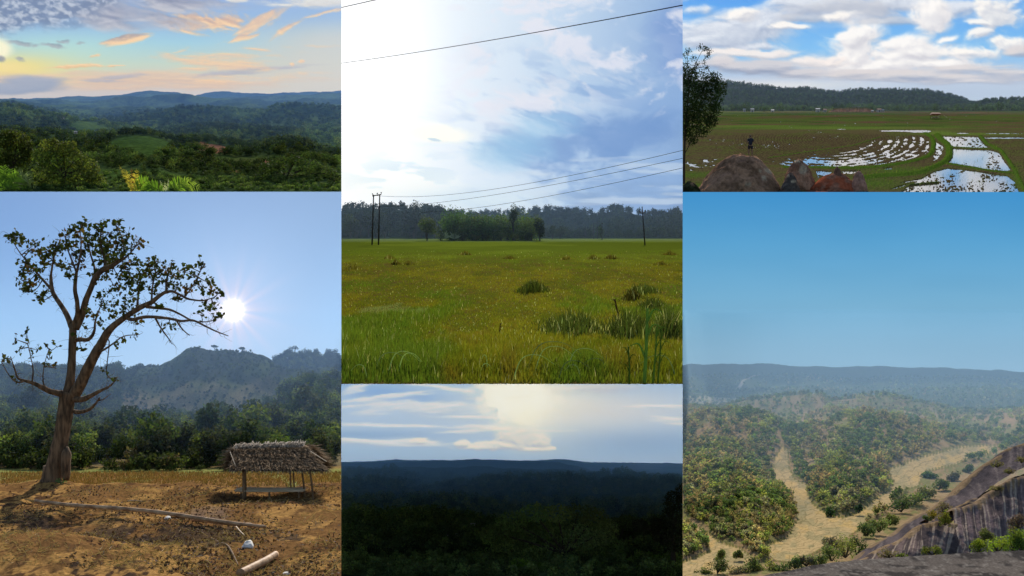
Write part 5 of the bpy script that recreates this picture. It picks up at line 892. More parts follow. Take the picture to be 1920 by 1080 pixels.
pl = np.array([[(1553, 209.8), (1565, 202.5), (1590, 201), (1620, 201), (1636, 204), (1640, 209.8)]])[0]; xs = np.linspace(1553, 1640, 60); tops = np.interp(xs, pl[:, 0], pl[:, 1]) + (vn(xs / 4, 0, 5) - .5) * .8
Vt = np.concatenate([P(xs, np.full(60, 210.3), dE - 3), P(xs, tops * .45 + 210.3 * .55, dE - 2 + vn(xs / 3, 1, 6) * 2), P(xs, tops, dE), P(xs, tops, dE) + [0, 22, 2.5], P(xs, np.full(60, 210.3), dE) + [0, 26, 3]]); i = np.arange(59)
Fq = np.concatenate([np.stack([i + a * 60, i + 1 + a * 60, i + 61 + a * 60, i + 60 + a * 60], -1) for a in range(4)]); cE = np.zeros((300, 3)); cE[:] = (.42, .18, .09); cE[120:180] = (.09, .11, .03); cE[180:] = (.10, .09, .04); cE *= (.7 + .6 * vn(np.arange(300) * .7, 2, 8))[:, None]
solo('earth_bank', Vt, Fq, M_EAR, 'TR', P(1597, 210, dE), 'long flat topped bank of bare red earth beyond the fields', 'earth bank', col=cE)
M_WALL = mat_plain('pale_wall', (.34, .29, .25), (.46, .41, .36), 1, .9); M_TIN = mat_plain('tin_roof', (.26, .26, .26), (.38, .37, .36), 1, .6); M_RROOF = mat_plain('rust_roof', (.24, .11, .07), (.34, .17, .11), 1, .8); M_DOOR = mat_plain('dark_opening', (.03, .025, .02), (.05, .04, .035), 1, .9)
def house(x, row, w_, h, label, roofm, d=1034, cat='house', name='house', rh=.6, pan='TR', zf=None):
    k = d / F; b = P(x, row, d); W = w_ * k * .5; H = h * k; D = W * 1.1; q = root(name, b, label, cat)
    Vw, Fw = box(-W, W, 0, D * 2, -.4 * H, H); part('wall', Vw, Fw, M_WALL, q, pan, base=(0, 0, 0)); o = W * 1.2; rz = H * (1 + rh)
    Vr = np.array([(-o, -.25 * W, H * .98), (o, -.25 * W, H * .98), (o, D * 2.2, H * .98), (-o, D * 2.2, H * .98), (-o, D, rz), (o, D, rz)]); Vr = np.concatenate([Vr, Vr + [0, 0, .12 * H]])
    part('roof', Vr, [np.array([[0, 1, 5, 4], [2, 3, 4, 5], [6, 7, 11, 10], [8, 9, 10, 11], [0, 1, 7, 6], [2, 3, 9, 8]]), np.array([[1, 2, 5], [3, 0, 4], [7, 8, 11], [9, 6, 10]])], roofm, q, pan, base=(0, 0, 0))
    Vd, Fd = box(-W * .2, W * .2, -.06 * W, .05 * W, -.3 * H, H * .7); part('door', Vd, Fd, M_DOOR, q, pan, base=(0, 0, 0))
    return q
house(1534, 209, 7, 4, 'small white house left of the red earth bank', M_TIN); house(1547, 209.5, 6, 3.5, 'small rust roofed house touching the left end of the red bank', M_RROOF); house(1606, 201.2, 12, 1.2, 'long low grey roofed shed on top of the red bank', M_TIN, 1040, 'shed', 'shed', .4)
house(1649, 209, 7, 3.5, 'rust roofed house right of the red earth bank', M_RROOF); house(1656, 209.6, 4, 3, 'tiny pale hut farthest right beside the rust roofed house', M_TIN); house(1411, 209.5, 6, 4, 'pale house with tin roof among trees beyond the leafy tree', M_TIN); house(1396, 208.5, 4, 3, 'tiny white house half hidden among the far trees on the left', M_TIN); house(1449, 209.3, 5, 2.5, 'low grey house at the right end of the left tree row', M_TIN); house(1636, 209.8, 4, 2, 'tiny bright house at the right foot of the red bank', M_TIN, 1024)
dF = float(t_d(224)); kF = dF / F; q = root('field_hut', t_p(1754, dF), 'small brown roofed field hut alone on the far grass', 'hut'); W = 8.5 * kF
Vr = np.array([(-W, -2.5, 2.9), (W, -2.5, 2.9), (W * .95, 3, 2.9), (-W * .95, 3, 2.9), (-W * .8, .3, 4.1), (W * .8, .3, 4.1)]); Vr = np.concatenate([Vr, Vr + [0, 0, .25]]); part('roof', Vr, [np.array([[0, 1, 5, 4], [2, 3, 4, 5], [6, 7, 11, 10], [8, 9, 10, 11], [0, 1, 7, 6], [2, 3, 9, 8]]), np.array([[1, 2, 5], [3, 0, 4], [7, 8, 11], [9, 6, 10]])], M_RROOF, q, 'TR', base=(0, 0, 0))
for x in (-.8, 0, .8):
    for y in (-1.8, 2.2): V, Fs = tube([(x * W, y, -.3), (x * W, y, 3)], .16, 6); part('post', V, Fs, M_POLE, q, 'TR', base=(0, 0, 0))
V, Fs = box(-W * .7, W * .7, -1.5, 2, .9, 1.3); part('platform', V, Fs, M_PLANK, q, 'TR', base=(0, 0, 0))
V, Fs = tube([t_p(1770, dF, 2.4), t_p(1776, dF, .8)], .14, 5); solo('pole', V, Fs, M_PLANK, 'TR', t_p(1773, dF), 'pale pole leaning right of the far field hut', 'pole')
haze('TR', -132, 380, 900, 1590, .0002, (.55, .75, 1.0), .3)
built('TR')
# ------------------------------------------------------------------ TL: view over forested hills at dusk
rng = np.random.default_rng(44)
LV0, LH = 150.0, 14.0
def l_base(px, d): return (390 / F) * d - LH
L_R = [(880, [(0, 200), (350, 182), (385, 174.5), (405, 172.5), (430, 173), (455, 174.5), (480, 174), (500, 175), (530, 172.8), (560, 174), (600, 172), (640, 170)], 40),
       (760, [(0, 185.5), (25, 184), (45, 188), (75, 184.5), (100, 184), (130, 181.5), (145, 181), (160, 182), (180, 182), (230, 178), (255, 173), (270, 171), (285, 170.5), (300, 172), (320, 173), (335, 174), (350, 178), (375, 187), (410, 192), (640, 192)], 50),
       (700, [(0, 200), (340, 192), (380, 188), (430, 182), (460, 181.5), (500, 180), (530, 178.5), (560, 177), (590, 175.5), (612, 173.5), (640, 173.5)], 45),
       (600, [(0, 189), (60, 188.5), (100, 190), (130, 191), (142, 189), (170, 192), (230, 184), (300, 182), (345, 180.5), (365, 182), (400, 188), (450, 188), (520, 187), (590, 188), (640, 186)], 50),
       (500, [(0, 193), (40, 196), (100, 201), (160, 203), (230, 203), (300, 201), (380, 200), (450, 198), (520, 198), (580, 198), (640, 200)], 50),
       (400, [(0, 196), (30, 199), (60, 206), (110, 215), (200, 224), (250, 214), (290, 206), (330, 203), (370, 204), (420, 209), (470, 210), (500, 204), (540, 200), (580, 201), (640, 207)], 42),
       (315, [(0, 200), (40, 206), (80, 214), (120, 219), (160, 227), (200, 236), (250, 240), (290, 246), (340, 240), (400, 234), (450, 236), (500, 238), (550, 244), (600, 252), (640, 258)], 34),
       (240, [(0, 245), (100, 250), (180, 255), (240, 252), (280, 256), (330, 270), (380, 268), (430, 274), (470, 278), (520, 270), (560, 268), (600, 285), (640, 300)], 26),
       (195, [(0, 290), (200, 302), (260, 300), (300, 306), (340, 322), (420, 330), (480, 318), (540, 300), (590, 296), (640, 310)], 16)]
def l_z(px, d):
    px, d = np.broadcast_arrays(np.asarray(px, float), np.asarray(d, float)); z = l_base(px, d); x = (px - 960) / F * d; b = np.zeros_like(z)
    for di, rw, wd in L_R:
        off = 2.2 if di < 450 else .6
        hb = (540 - interp(rw, px) - off) / F * di - l_base(px, di); b = np.maximum(b, np.maximum(hb, 0) * np.exp(-((d - di) / wd) ** 2))
    r = fbm(x / 16, d / 26, 5, 81); rid = 1 - np.abs(2 * fbm(x / 22 + 3, d / 34, 4, 83) - 1)
    return z + b + (r - .5) * 2.2 * sm(170, 260, d) + (rid - .8) * 5.5 * sm(260, 420, d) * sm(740, 640, d) + (fbm(x / 4, d / 6, 4, 85) - .5) * .9 * sm(260, 320, d)
def l_clear(px, d):
    x = (px - 960) / F * d; row = None
    g = ell(px, d, 262, 228, 60, 14) + ell(px, d, 330, 184, 60, 5) + ell(px, d, 205, 180, 50, 6) + ell(px, d, 480, 212, 70, 9) + ell(px, d, 150, 300, 60, 20) * .6 + ell(px, d, 440, 268, 60, 10) * .8 + ell(px, d, 620, 270, 40, 16)
    return sm(.42, .6, g + (fbm(x / 7, d / 12, 4, 87) - .5) * 1.2)
def l_red(px, d): return sm(.35, .6, 1.3 * ell(px, d, 398, 232, 36, 9) + .6 * ell(px, d, 500, 212, 30, 4) + .7 * ell(px, d, 445, 196, 14, 3) + (fbm(px / 9, d / 5, 4, 89) - .5) * .7)
def l_col(px, d, z):
    x = (px - 960) / F * d; n = fbm(x / 8, d / 12, 5, 91); n2 = fbm(x / 2.2, d / 3, 4, 93); c = np.zeros(px.shape + (3,)); c[:] = (.034, .056, .020)
    c = mix(c, (.065, .095, .028), sm(.46, .64, n)); c = mix(c, (.022, .036, .016), .8 * sm(.5, .66, n2)); cl = l_clear(px, d); c = mix(c, (.045, .085, .018), cl * .7); c = mix(c, (.085, .085, .03), .7 * ell(px, d, 470, 212, 60, 8))
    c = mix(c, (.085, .13, .03), .75 * sm(.50, .66, fbm(x / 20, d / 22, 5, 95)) * sm(250, 330, d)); c = mix(c, (.17, .085, .05), l_red(px, d)); return c
ds = np.concatenate([F * LH / (np.linspace(372, 215, 240) - LV0), np.linspace(520, 960, 120)])
ds = np.unique(np.concatenate([np.geomspace(158, 960, 420)])); grid('hills', 'TL', ds, 430, l_z, l_col, mat_earth('forest_ground', 1.0, .45, .8, .3), 8)
def l_p(px, d, up=0): return np.array([(px - 960) / F * d, d, float(l_z(px, d)) + up])
lp_ = [proto('tree', rng, 1.9, 2.0, 130, .26, cc, [M_LEAF, M_BARKC], trunk=.1, nl=8) for cc in ((.035, .060, .020), (.055, .082, .024), (.026, .044, .018), (.08, .105, .03))]
n = 10400; d = 172 + (470 - 172) * rng.random(n) ** 1.0; px = rng.uniform(-110, 640, n); kp = (l_clear(px, d) < .35) & (l_red(px, d) < .3); px, d = px[kp], d[kp]; n = len(px); pos = np.stack([(px - 960) / F * d, d, l_z(px, d) - .15], 1); sc_ = rng.uniform(.45, 1.1, n) * (1 - .35 * sm(300, 450, d)) * (.55 + .45 * sm(176, 205, d)); wh = rng.choice(4, n, p=[.4, .25, .25, .1])
near = np.argsort(np.where(px < -4, 1e6, d))[:75]; far = np.ones(n, bool); far[near] = False
ln = ['dark green tree in the forest on the near hillside below the viewpoint', 'mid green tree in the forest on the near hillside below the viewpoint', 'blackish tree in the forest on the near hillside below the viewpoint', 'pale olive tree in the forest on the near hillside below the viewpoint']
plant_copies('tree', lp_, pos[near], sc_[near], wh[near], rng, 'TL', lambda i, k: ln[k], 'tree', lambda i, k: ('dark green', 'mid green', 'blackish', 'pale olive')[k] + ' trees on the near hillside')
o = stuff_leaves('forest', rng, lp_, pos[far], sc_[far], wh[far], M_FARLEAF, 'TL', rng.uniform(.6, 1.3, (far.sum(), 1)) * (.75 + .9 * sm(.40, .62, fbm(pos[far, 0:1] / 20, pos[far, 1:2] / 22, 5, 95))) * np.ones((1, 3))); tag(o, 'forest covering the hills and valleys below the sunset sky')
def bigtree(px, d, base_row, lobes, n, leaf, col, label, pan, lv=.35, trunk=None, squash=.8, asp=.55, dep=None):
    k = d / F; b = P(px, base_row, d); L = []
    for x, r, rx, rz in lobes: L.append((*P(x, r, d + rng.uniform(-.5, .5) * rx * k), rx * k, rx * k * squash, rz * k))
    V, Fq, c = lobed(rng, L, n, leaf * k, col, asp, lv, .35, .5); q = root('tree', b, label, 'tree'); tr_ = []
    hub = P(px, base_row * .6 + min(l[1] for l in lobes) * .4, d); tr_.append(tube(smoothpts([b, (b + hub) / 2 + [.1 * k, 0, 0], hub], 4), np.linspace(6, 4, 9) * k, 8))
    for l in L[:9]: tr_.append(tube(smoothpts([hub, (hub + np.array(l[:3])) / 2 + [0, 0, 2 * k], l[:3]], 3), np.linspace(2.8, .8, 7) * k, 5))
    Vt, Ft, _ = join(tr_); part('trunk', Vt, Ft, M_BARKC, q, pan, (.05, .04, .03)); part('crown', V, Fq, M_LEAF, q, pan, c); return q
bigtree(22, 174, 345, [(10, 262, 22, 16), (35, 262, 20, 16), (48, 275, 14, 18), (5, 285, 24, 22), (30, 290, 26, 22), (50, 292, 12, 14), (18, 250, 18, 8), (12, 308, 20, 12), (45, 306, 14, 10), (58, 282, 5, 8)], 3600, 5.2, (.065, .085, .02), 'dark rounded tree at the left edge of the sunset view', 'TL')
bigtree(120, 168, 372, [(95, 275, 24, 14), (120, 280, 26, 14), (78, 295, 18, 16), (105, 300, 28, 20), (140, 300, 26, 18), (165, 315, 22, 18), (85, 325, 24, 18), (120, 330, 30, 20), (155, 340, 28, 20), (185, 345, 18, 16), (90, 350, 26, 14), (130, 355, 30, 14), (172, 328, 20, 14), (98, 265, 12, 6), (132, 270, 12, 6), (70, 345, 14, 18)], 7000, 5.0, (.10, .125, .03), 'large broad olive green tree in the near left of the sunset view', 'TL')
bigtree(535, 178, 360, [(505, 316, 20, 12), (530, 305, 22, 12), (555, 300, 18, 10), (580, 312, 22, 14), (610, 325, 22, 14), (630, 340, 16, 16), (495, 335, 22, 14), (530, 335, 28, 16), (570, 340, 28, 14), (600, 348, 24, 12)], 4200, 4.6, (.05, .075, .025), 'dark spreading tree group in the near right of the sunset view', 'TL')
def frond(b, tip, wid, nl, col, droop=.2, curl=.0, stem=.03, col2=None):
    """palm frond: a rachis with narrow leaflets on both sides"""
    b, tip = np.array(b, float), np.array(tip, float); mid = (b + tip) / 2; mid[2] += np.linalg.norm(tip - b) * droop; C = smoothpts([b, mid, tip], 10); ps = [(*tube(C, np.linspace(stem, stem * .25, len(C)), 5), col)]; L = np.linalg.norm(tip - b)
    for i in range(nl):
        t = .12 + .88 * i / nl; j = int(t * (len(C) - 1)); o = C[j]; ax = unit(C[min(j + 1, len(C) - 1)] - C[j - 1]); 
        for s in (-1, 1):
            sd = unit(np.cross(ax, [0, 1, 0]) * s + ax * .75 + rng.normal(size=3) * .08); ll = wid * (math.sin(math.pi * (.15 + .8 * t))) * rng.uniform(.8, 1.1); e = o + sd * ll + np.array([0, rng.normal() * .1 * ll, -.18 * ll]); m = (o + e) / 2 + [0, 0, .06 * ll]; w_ = unit(np.cross(sd, [0, 1, .2])) * ll * .07 + 1e-4
            ps.append((np.array([o - w_ * .5, o + w_ * .5, m + w_, m - w_, e, e]), [np.array([[0, 1, 2, 3], [3, 2, 4, 5]])], np.array(col if col2 is None or rng.random() < .6 else col2) * rng.uniform(.7, 1.25)))
    return ps
def palm(px, row, d, fr, label, pan, name='palm', trunk_h=18):
    k = d / F; b = P(px, row + trunk_h, d); q = root(name, b, label, 'palm'); V, Fs = tube([b, P(px, row, d)], 2.2 * k, 7); part('trunk', V, Fs, M_BARKC, q, pan, (.10, .10, .05))
    for tx, tr_, wd, col, dr in fr:
        V, Fs, c = join(frond(P(px, row, d), P(tx, tr_, d + rng.uniform(-1, 1)), wd * 1.7 * k, 13, col, dr, stem=.9 * k)); part('frond', V, Fs, M_LEAF, q, pan, np.clip(c, 0, 1))
G1, G2, YL, WH = (.11, .20, .03), (.18, .30, .04), (.55, .44, .08), (.6, .6, .45)
palm(12, 372, 162, [(-10, 318, 14, G1, .1), (6, 308, 16, G1, .05), (22, 316, 15, G1, .1), (38, 326, 14, G2, .2), (62, 334, 12, (.22, .26, .12), .3), (52, 350, 12, G2, .35), (72, 352, 10, (.2, .24, .1), .4)], 'green palm at the bottom left corner of the sunset view', 'TL')
palm(252, 366, 161, [(223, 310, 5, YL, .10), (236, 318, 6, YL, .02), (246, 314, 6, (.26, .10, .03), .0), (256, 316, 8, YL, .0), (268, 346, 8, (.3, .3, .06), .5), (280, 336, 14, G2, .12)], 'yellowing palm with a brown dying frond below the hills', 'TL')
palm(312, 372, 161, [(300, 338, 3, WH, .0), (309, 340, 3, WH, .0), (316, 335, 3, WH, .0), (324, 342, 3, WH, .0), (345, 336, 14, G2, .08), (362, 338, 14, (.2, .27, .05), .12), (378, 352, 12, (.2, .27, .05), .2), (335, 345, 12, G2, .1), (275, 345, 14, G1, .1), (268, 350, 10, G1, .1)], 'bright green palm with pale new fronds at the bottom centre left', 'TL')
bigtree(383, 186, 344, [(382, 326, 7, 8), (386, 333, 7, 6)], 260, 3.6, (.035, .05, .018), 'small lone tree on the green patch right of the palms', 'TL')
n = 900; px = rng.uniform(0, 640, n); d = 161 + 22 * rng.random(n); pos = np.stack([(px - 960) / F * d, d, l_z(px, d) - .2], 1); lsb = [proto('shrub', rng, 1.0, 1.3, 90, .22, cc, [M_LEAF, M_BARKC], trunk=.02, nl=7) for cc in ((.05, .08, .022), (.035, .06, .02), (.08, .11, .03))]
o = stuff_leaves('undergrowth', rng, lsb, pos, rng.uniform(.35, 1.0, n), rng.integers(0, 3, n), M_LEAF, 'TL', rng.uniform(.6, 1.4, (n, 1)) * np.ones((1, 3))); tag(o, 'leafy undergrowth on the near slope below the big trees')
def hut(px, d, w_, label, roofm, pan='TL'):
    k = d / F; b = l_p(px, d, .6); return house(px, 540 - b[2] / k, w_, w_ * .5, label, roofm, d, 'house', 'house', .5, pan)
for x, d, w_, lb, m in ((117, 300, 4, 'tiny white house farthest left on the forested slope', M_TIN), (163, 282, 5, 'tiny pale house highest in the middle of the slope cluster', M_TIN), (180, 276, 6, 'tiny rust roofed house in the slope cluster', M_RROOF), (190, 280, 4, 'tiny white house at the right end of the slope cluster', M_TIN), (164, 250, 5, 'tiny white house lowest in the slope cluster', M_TIN), (141, 238, 5, 'tiny grey roofed house just above the broad olive tree', M_TIN)): hut(x, d, w_, lb, m)
haze('TL', -62, 420, 220, 980, .0007, (.24, .48, 1.0), .2)
built('TL')
# ------------------------------------------------------------------ BC: dark hills under a bright evening sky, in the shade of the deck above
rng = np.random.default_rng(55)
BV, BH = 858.0, 3.7
def b_base(px, d): return -(318 / F) * d - BH
B_R = [(370, [(640, 866), (700, 864), (735, 861.5), (745, 860), (760, 862), (900, 862), (1000, 863), (1045, 860.5), (1060, 860.2), (1075, 863), (1100, 866), (1280, 868)], 16),
       (290, [(640, 867), (680, 865.5), (720, 866), (780, 864), (818, 862.5), (850, 864), (900, 861), (950, 862), (990, 864), (1040, 867), (1075, 871), (1095, 876), (1110, 883), (1280, 900)], 24),
       (220, [(640, 872), (700, 876), (760, 874), (820, 877), (900, 874), (960, 877), (1000, 880), (1040, 879), (1090, 886), (1140, 892), (1280, 900)], 20),
       (165, [(640, 892), (690, 888), (730, 886), (770, 896), (815, 912), (900, 900), (1000, 898), (1100, 897), (1135, 892), (1155, 890), (1175, 894), (1200, 899), (1280, 902)], 16),
       (115, [(640, 905), (700, 902), (750, 910), (800, 925), (850, 916), (900, 908), (950, 903), (1000, 901), (1080, 902), (1150, 903), (1280, 908)], 15),
       (80, [(640, 934), (700, 940), (760, 946), (830, 939), (870, 941), (930, 950), (1000, 960), (1280, 955)], 11),
       (58, [(640, 972), (720, 975), (800, 970), (880, 985), (960, 1005), (1100, 1000), (1200, 1004), (1240, 996), (1280, 990)], 7)]
def b_z(px, d):
    px, d = np.broadcast_arrays(np.asarray(px, float), np.asarray(d, float)); z = b_base(px, d); x = (px - 960) / F * d; b = np.zeros_like(z)
    for di, rw, wd in B_R:
        hb = (540 - interp(rw, px) - (2.5 if di < 230 else .5)) / F * di - b_base(px, di); b = np.maximum(b, np.maximum(hb, 0) * np.exp(-((d - di) / wd) ** 2))
    return z + b + (fbm(x / 5, d / 9, 5, 101) - .5) * 1.1 * sm(48, 80, d) * sm(380, 240, d) + (fbm(x / 1.2, d / 2.4, 4, 103) - .5) * .35
def b_col(px, d, z):
    x = (px - 960) / F * d; n = fbm(x / 3, d / 6, 5, 105); c = np.zeros(px.shape + (3,)); c[:] = (.055, .085, .036); c = mix(c, (.08, .11, .04), sm(.45, .62, n))
    c = mix(c, (.09, .13, .03), .9 * sm(.4, .7, ell(px, d, 1235, 47, 60, 4) + (n - .5) * .6)); c = mix(c, (.06, .10, .025), .7 * sm(.4, .7, ell(px, d, 840, 80, 40, 5) + ell(px, d, 680, 78, 50, 5)))  # sunlit slope at lower right painted in as lighter green
    c = mix(c, (.30, .32, .30), .8 * sm(230, 300, d) * sm(.42, .56, fbm(x / 9, d / 4, 4, 107)) * sm(1050, 1120, px)); return c  # far right plain paled in its colour to stand for haze
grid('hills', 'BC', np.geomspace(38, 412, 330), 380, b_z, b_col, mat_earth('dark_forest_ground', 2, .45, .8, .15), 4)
def b_p(px, d, up=0): return np.array([(px - 960) / F * d, d, float(b_z(px, d)) + up])
bp2 = [proto('tree', rng, .95, .9, 110, .12, cc, [M_LEAF, M_BARKC], trunk=.1, nl=8) for cc in ((.075, .115, .046), (.11, .145, .052), (.055, .085, .04))]
n = 3600; d = 46 + (200 - 46) * rng.random(n) ** 1.3; px = rng.uniform(640, 1280, n); pos = np.stack([(px - 960) / F * d, d, b_z(px, d) - .06], 1); sc_ = rng.uniform(.5, 1.1, n) * (1 + .5 * sm(90, 180, d)); wh = rng.integers(0, 3, n); near = np.argsort(d)[:22]; far = np.ones(n, bool); far[near] = False
plant_copies('tree', bp2, pos[near], sc_[near], wh[near], rng, 'BC', lambda i, k: ('dim green tree in the dark foreground below the evening sky', 'slightly lighter tree in the dark foreground below the evening sky', 'near black tree in the dark foreground below the evening sky')[k], 'tree', lambda i, k: ('dim green', 'slightly lighter', 'near black')[k] + ' foreground trees')
o = stuff_leaves('forest', rng, bp2, pos[far], sc_[far], wh[far], M_FARLEAF, 'BC', rng.uniform(.6, 1.4, (far.sum(), 1)) * np.ones((1, 3))); tag(o, 'dark forest covering the hills below the evening sky')
bigtree(1060, 44, 1100, [(930, 1000, 30, 18), (960, 978, 30, 18), (1000, 962, 30, 16), (1045, 962, 32, 16), (1085, 960, 32, 16), (1115, 972, 26, 20), (1135, 995, 24, 22), (985, 1000, 36, 26), (1040, 1000, 44, 28), (1095, 1010, 40, 30), (1150, 1030, 26, 24), (1010, 1040, 40, 26), (1075, 1050, 46, 28), (1130, 1060, 36, 24), (950, 1030, 30, 22), (1007, 948, 8, 8), (1160, 1062, 22, 18), (915, 1010, 14, 10)], 13000, 5.0, (.15, .20, .07), 'large broad crowned tree in the dark centre foreground', 'BC', .4)
bigtree(1262, 43, 1080, [(1262, 940, 18, 20), (1268, 975, 20, 24), (1250, 970, 12, 18), (1240, 1000, 18, 20), (1265, 1010, 22, 24), (1275, 925, 10, 18), (1228, 985, 12, 16), (1200, 985, 16, 12)], 4200, 4.6, (.05, .055, .03), 'tall blackish tree at the right edge of the evening view', 'BC', .3)
bigtree(1160, 50, 1040, [(1150, 985, 20, 14), (1175, 980, 20, 14), (1200, 990, 22, 16), (1215, 1005, 16, 14), (1170, 1005, 24, 14)], 2400, 4.2, (.05, .07, .03), 'dark rounded tree between the broad crowned and the right edge trees', 'BC', .3)
palm(985, 1088, 41.5, [(955, 1050, 14, G1, .05), (966, 1046, 14, G2, .0), (978, 1048, 14, G2, .0), (992, 1050, 14, G2, .05), (1008, 1054, 12, G1, .1), (1022, 1062, 12, G1, .15), (1034, 1066, 10, G1, .2), (940, 1066, 10, (.07, .10, .06), .2), (925, 1078, 10, (.07, .10, .06), .25)], 'green palm top at the bottom of the dark evening view', 'BC')
n = 5200; px = rng.uniform(1165, 1279, n); d = rng.uniform(41, 53, n); kp = ell(px, d, 1240, 46.5, 50, 4) > rng.random(n) * .9; px, d = px[kp], d[kp]; p = np.stack([(px - 960) / F * d, d, b_z(px, d) + rng.uniform(0, .22, len(px))], 1); V, Fq, c = leaves(rng, p, unit(rng.normal(size=p.shape) + [0, 0, .6]), .10, (.16, .25, .05), .5, .4)  # leaf tint carries the light on this slope
o = bpy.data.objects.new('ground_cover', mesh('ground_cover', V, Fq, M_LEAF, c)); COL.objects.link(o); tag(o, 'bushy cover tinted brighter green for the lit slope at the lower right of the evening view', None, None, 'stuff'); REG.append((o, 'BC'))
n = 700; px = rng.uniform(640, 1280, n); d = 39.5 + 9 * rng.random(n); pos = np.stack([(px - 960) / F * d, d, b_z(px, d) - .05], 1); bsb = [proto('shrub', rng, .5, .6, 90, .10, cc, [M_LEAF, M_BARKC], trunk=.02, nl=7) for cc in ((.10, .14, .05), (.07, .10, .04), (.14, .19, .06))]
o = stuff_leaves('undergrowth', rng, bsb, pos, rng.uniform(.4, 1.1, n), rng.integers(0, 3, n), M_LEAF, 'BC', rng.uniform(.6, 1.4, (n, 1)) * np.ones((1, 3))); tag(o, 'dark leafy undergrowth along the bottom of the evening view')
for x, row, w_, lb in ((838, 1005, 4, 'tiny white house left of the row of pale roofs in the dark valley'), (861, 1005.5, 12, 'long pale roofed building in the dark valley left of the broad tree'), (886, 985, 8, 'faint pale roofed house above the long building in the dark valley')):
    d = 53.0; house(x, row, w_, w_ * .16 + .8, lb, M_TIN, d, 'house', 'house', .3, 'BC')
haze('BC', 719, 1110, 60, 412, .0056, (.28, .56, 1.0), .1)
built('BC')
# ------------------------------------------------------------------ BR: dry forested hills, tan valley fields, bare rock in front
rng = np.random.default_rng(66)
RV, RH = 640.0, 9.17
def r_row(d): return RV + F * RH / d
def r_d(row): return F * RH / (np.asarray(row, float) - RV)
def r_base(px, d): return -(100 / F) * d - RH
FIELD = [[(1466, 868), (1477, 870), (1480, 888), (1490, 903), (1512, 911), (1515, 929), (1523, 944), (1538, 957), (1558, 967), (1580, 971), (1600, 965), (1622, 954), (1640, 938), (1672, 920), (1676, 908), (1664, 895), (1690, 888), (1720, 880), (1768, 868), (1800, 858), (1850, 848), (1872, 846), (1852, 860), (1822, 866), (1790, 881), (1737, 893), (1727, 905), (1722, 915), (1692, 921), (1672, 940), (1662, 957), (1642, 964), (1604, 997), (1582, 1012), (1548, 1024), (1520, 1040), (1480, 1054), (1455, 1052), (1436, 1038), (1432, 1030), (1440, 1022), (1470, 1011), (1483, 1000), (1485, 990), (1496, 975), (1492, 962), (1489, 945), (1474, 926), (1458, 915), (1449, 897), (1452, 882)],
         [(1278, 968), (1300, 984), (1326, 998), (1346, 1014), (1362, 1021), (1387, 1028), (1402, 1040), (1424, 1048), (1404, 1058), (1370, 1072), (1340, 1090), (1270, 1090), (1270, 1058), (1310, 1044), (1332, 1034), (1326, 1014), (1304, 1000), (1278, 984)]]
LOW = [(1280, 1100), (1340, 1084), (1400, 1060), (1440, 1052), (1480, 1056), (1530, 1038), (1600, 1002), (1660, 962), (1730, 898), (1850, 866), (1920, 852)]
def r_field(px, row):
    m = np.zeros(np.broadcast(px, row).shape, bool)
    for p in FIELD: m |= inpoly(px, row, p)
    return m
_pts = []
for p in FIELD:
    q = np.array(p + [p[0]], float)
    for a, b in zip(q[:-1], q[1:]):
        m = max(2, int(np.hypot(*(b - a)) / 6)); _pts.append(a + (b - a) * np.linspace(0, 1, m, endpoint=False)[:, None])
_pts = np.concatenate(_pts)
def r_dist(px, row):
    s = np.broadcast(px, row).shape; a = np.stack([np.broadcast_to(px, s).ravel(), np.broadcast_to(row, s).ravel()], 1); out = np.empty(len(a))
    for i in range(0, len(a), 20000): out[i:i + 20000] = np.sqrt(((a[i:i + 20000, None, :] - _pts[None]) ** 2).sum(-1).min(1))
    return out.reshape(s)
R_FAR = [(228, [(1280, 682), (1320, 681), (1370, 679.5), (1430, 680), (1465, 683), (1500, 684.5), (1600, 685.5), (1700, 687), (1800, 689), (1850, 692), (1880, 693), (1920, 696)], 12), (205, [(1280, 706), (1400, 702), (1500, 704), (1600, 712), (1700, 708), (1800, 706), (1920, 712)], 14), (182, [(1280, 735), (1330, 742), (1400, 735), (1480, 728), (1540, 730), (1620, 738), (1700, 735), (1800, 730), (1860, 728), (1920, 735)], 14),
         (140, [(1280, 772), (1330, 765), (1370, 752), (1400, 742), (1440, 740), (1500, 732), (1540, 732), (1560, 745), (1600, 740), (1625, 735), (1650, 732), (1670, 735), (1720, 748), (1760, 758), (1820, 775), (1880, 790), (1920, 800)], 14), (105, [(1280, 790), (1320, 772), (1360, 768), (1400, 772), (1440, 780), (1480, 800), (1540, 795), (1580, 780), (1620, 772), (1660, 775), (1720, 790), (1800, 815), (1860, 830), (1920, 835)], 16)]
def r_z(px, d):
    px, d = np.broadcast_arrays(np.asarray(px, float), np.asarray(d, float)); row = r_row(d); x = (px - 960) / F * d; fld = r_field(px, row); ds_ = np.where(fld, 0, r_dist(px, row)); front = row > interp(LOW, px)
    rise = 46 * (1 - np.exp(-ds_ / 46)) * np.where(front, .12, 1) * (.75 + .5 * fbm(px / 60, row / 30, 3, 111)); z = r_base(px, d) + np.where(ds_ > 0, rise, 0) * d / F * sm(175, 120, d); b = np.zeros_like(z)
    for di, rw, wd in R_FAR:
        hb = (540 - interp(rw, px) - (9 if di == 140 or di == 105 else 2)) / F * di; tz = hb * np.exp(-((d - di) / wd) ** 2) + (r_base(px, d)) * (1 - np.exp(-((d - di) / wd) ** 2)); z = np.maximum(z, tz - (0 if di > 150 else 0))
    return z + (fbm(x / 2.5, d / 5, 4, 113) - .5) * .5 * sm(10, 40, ds_)
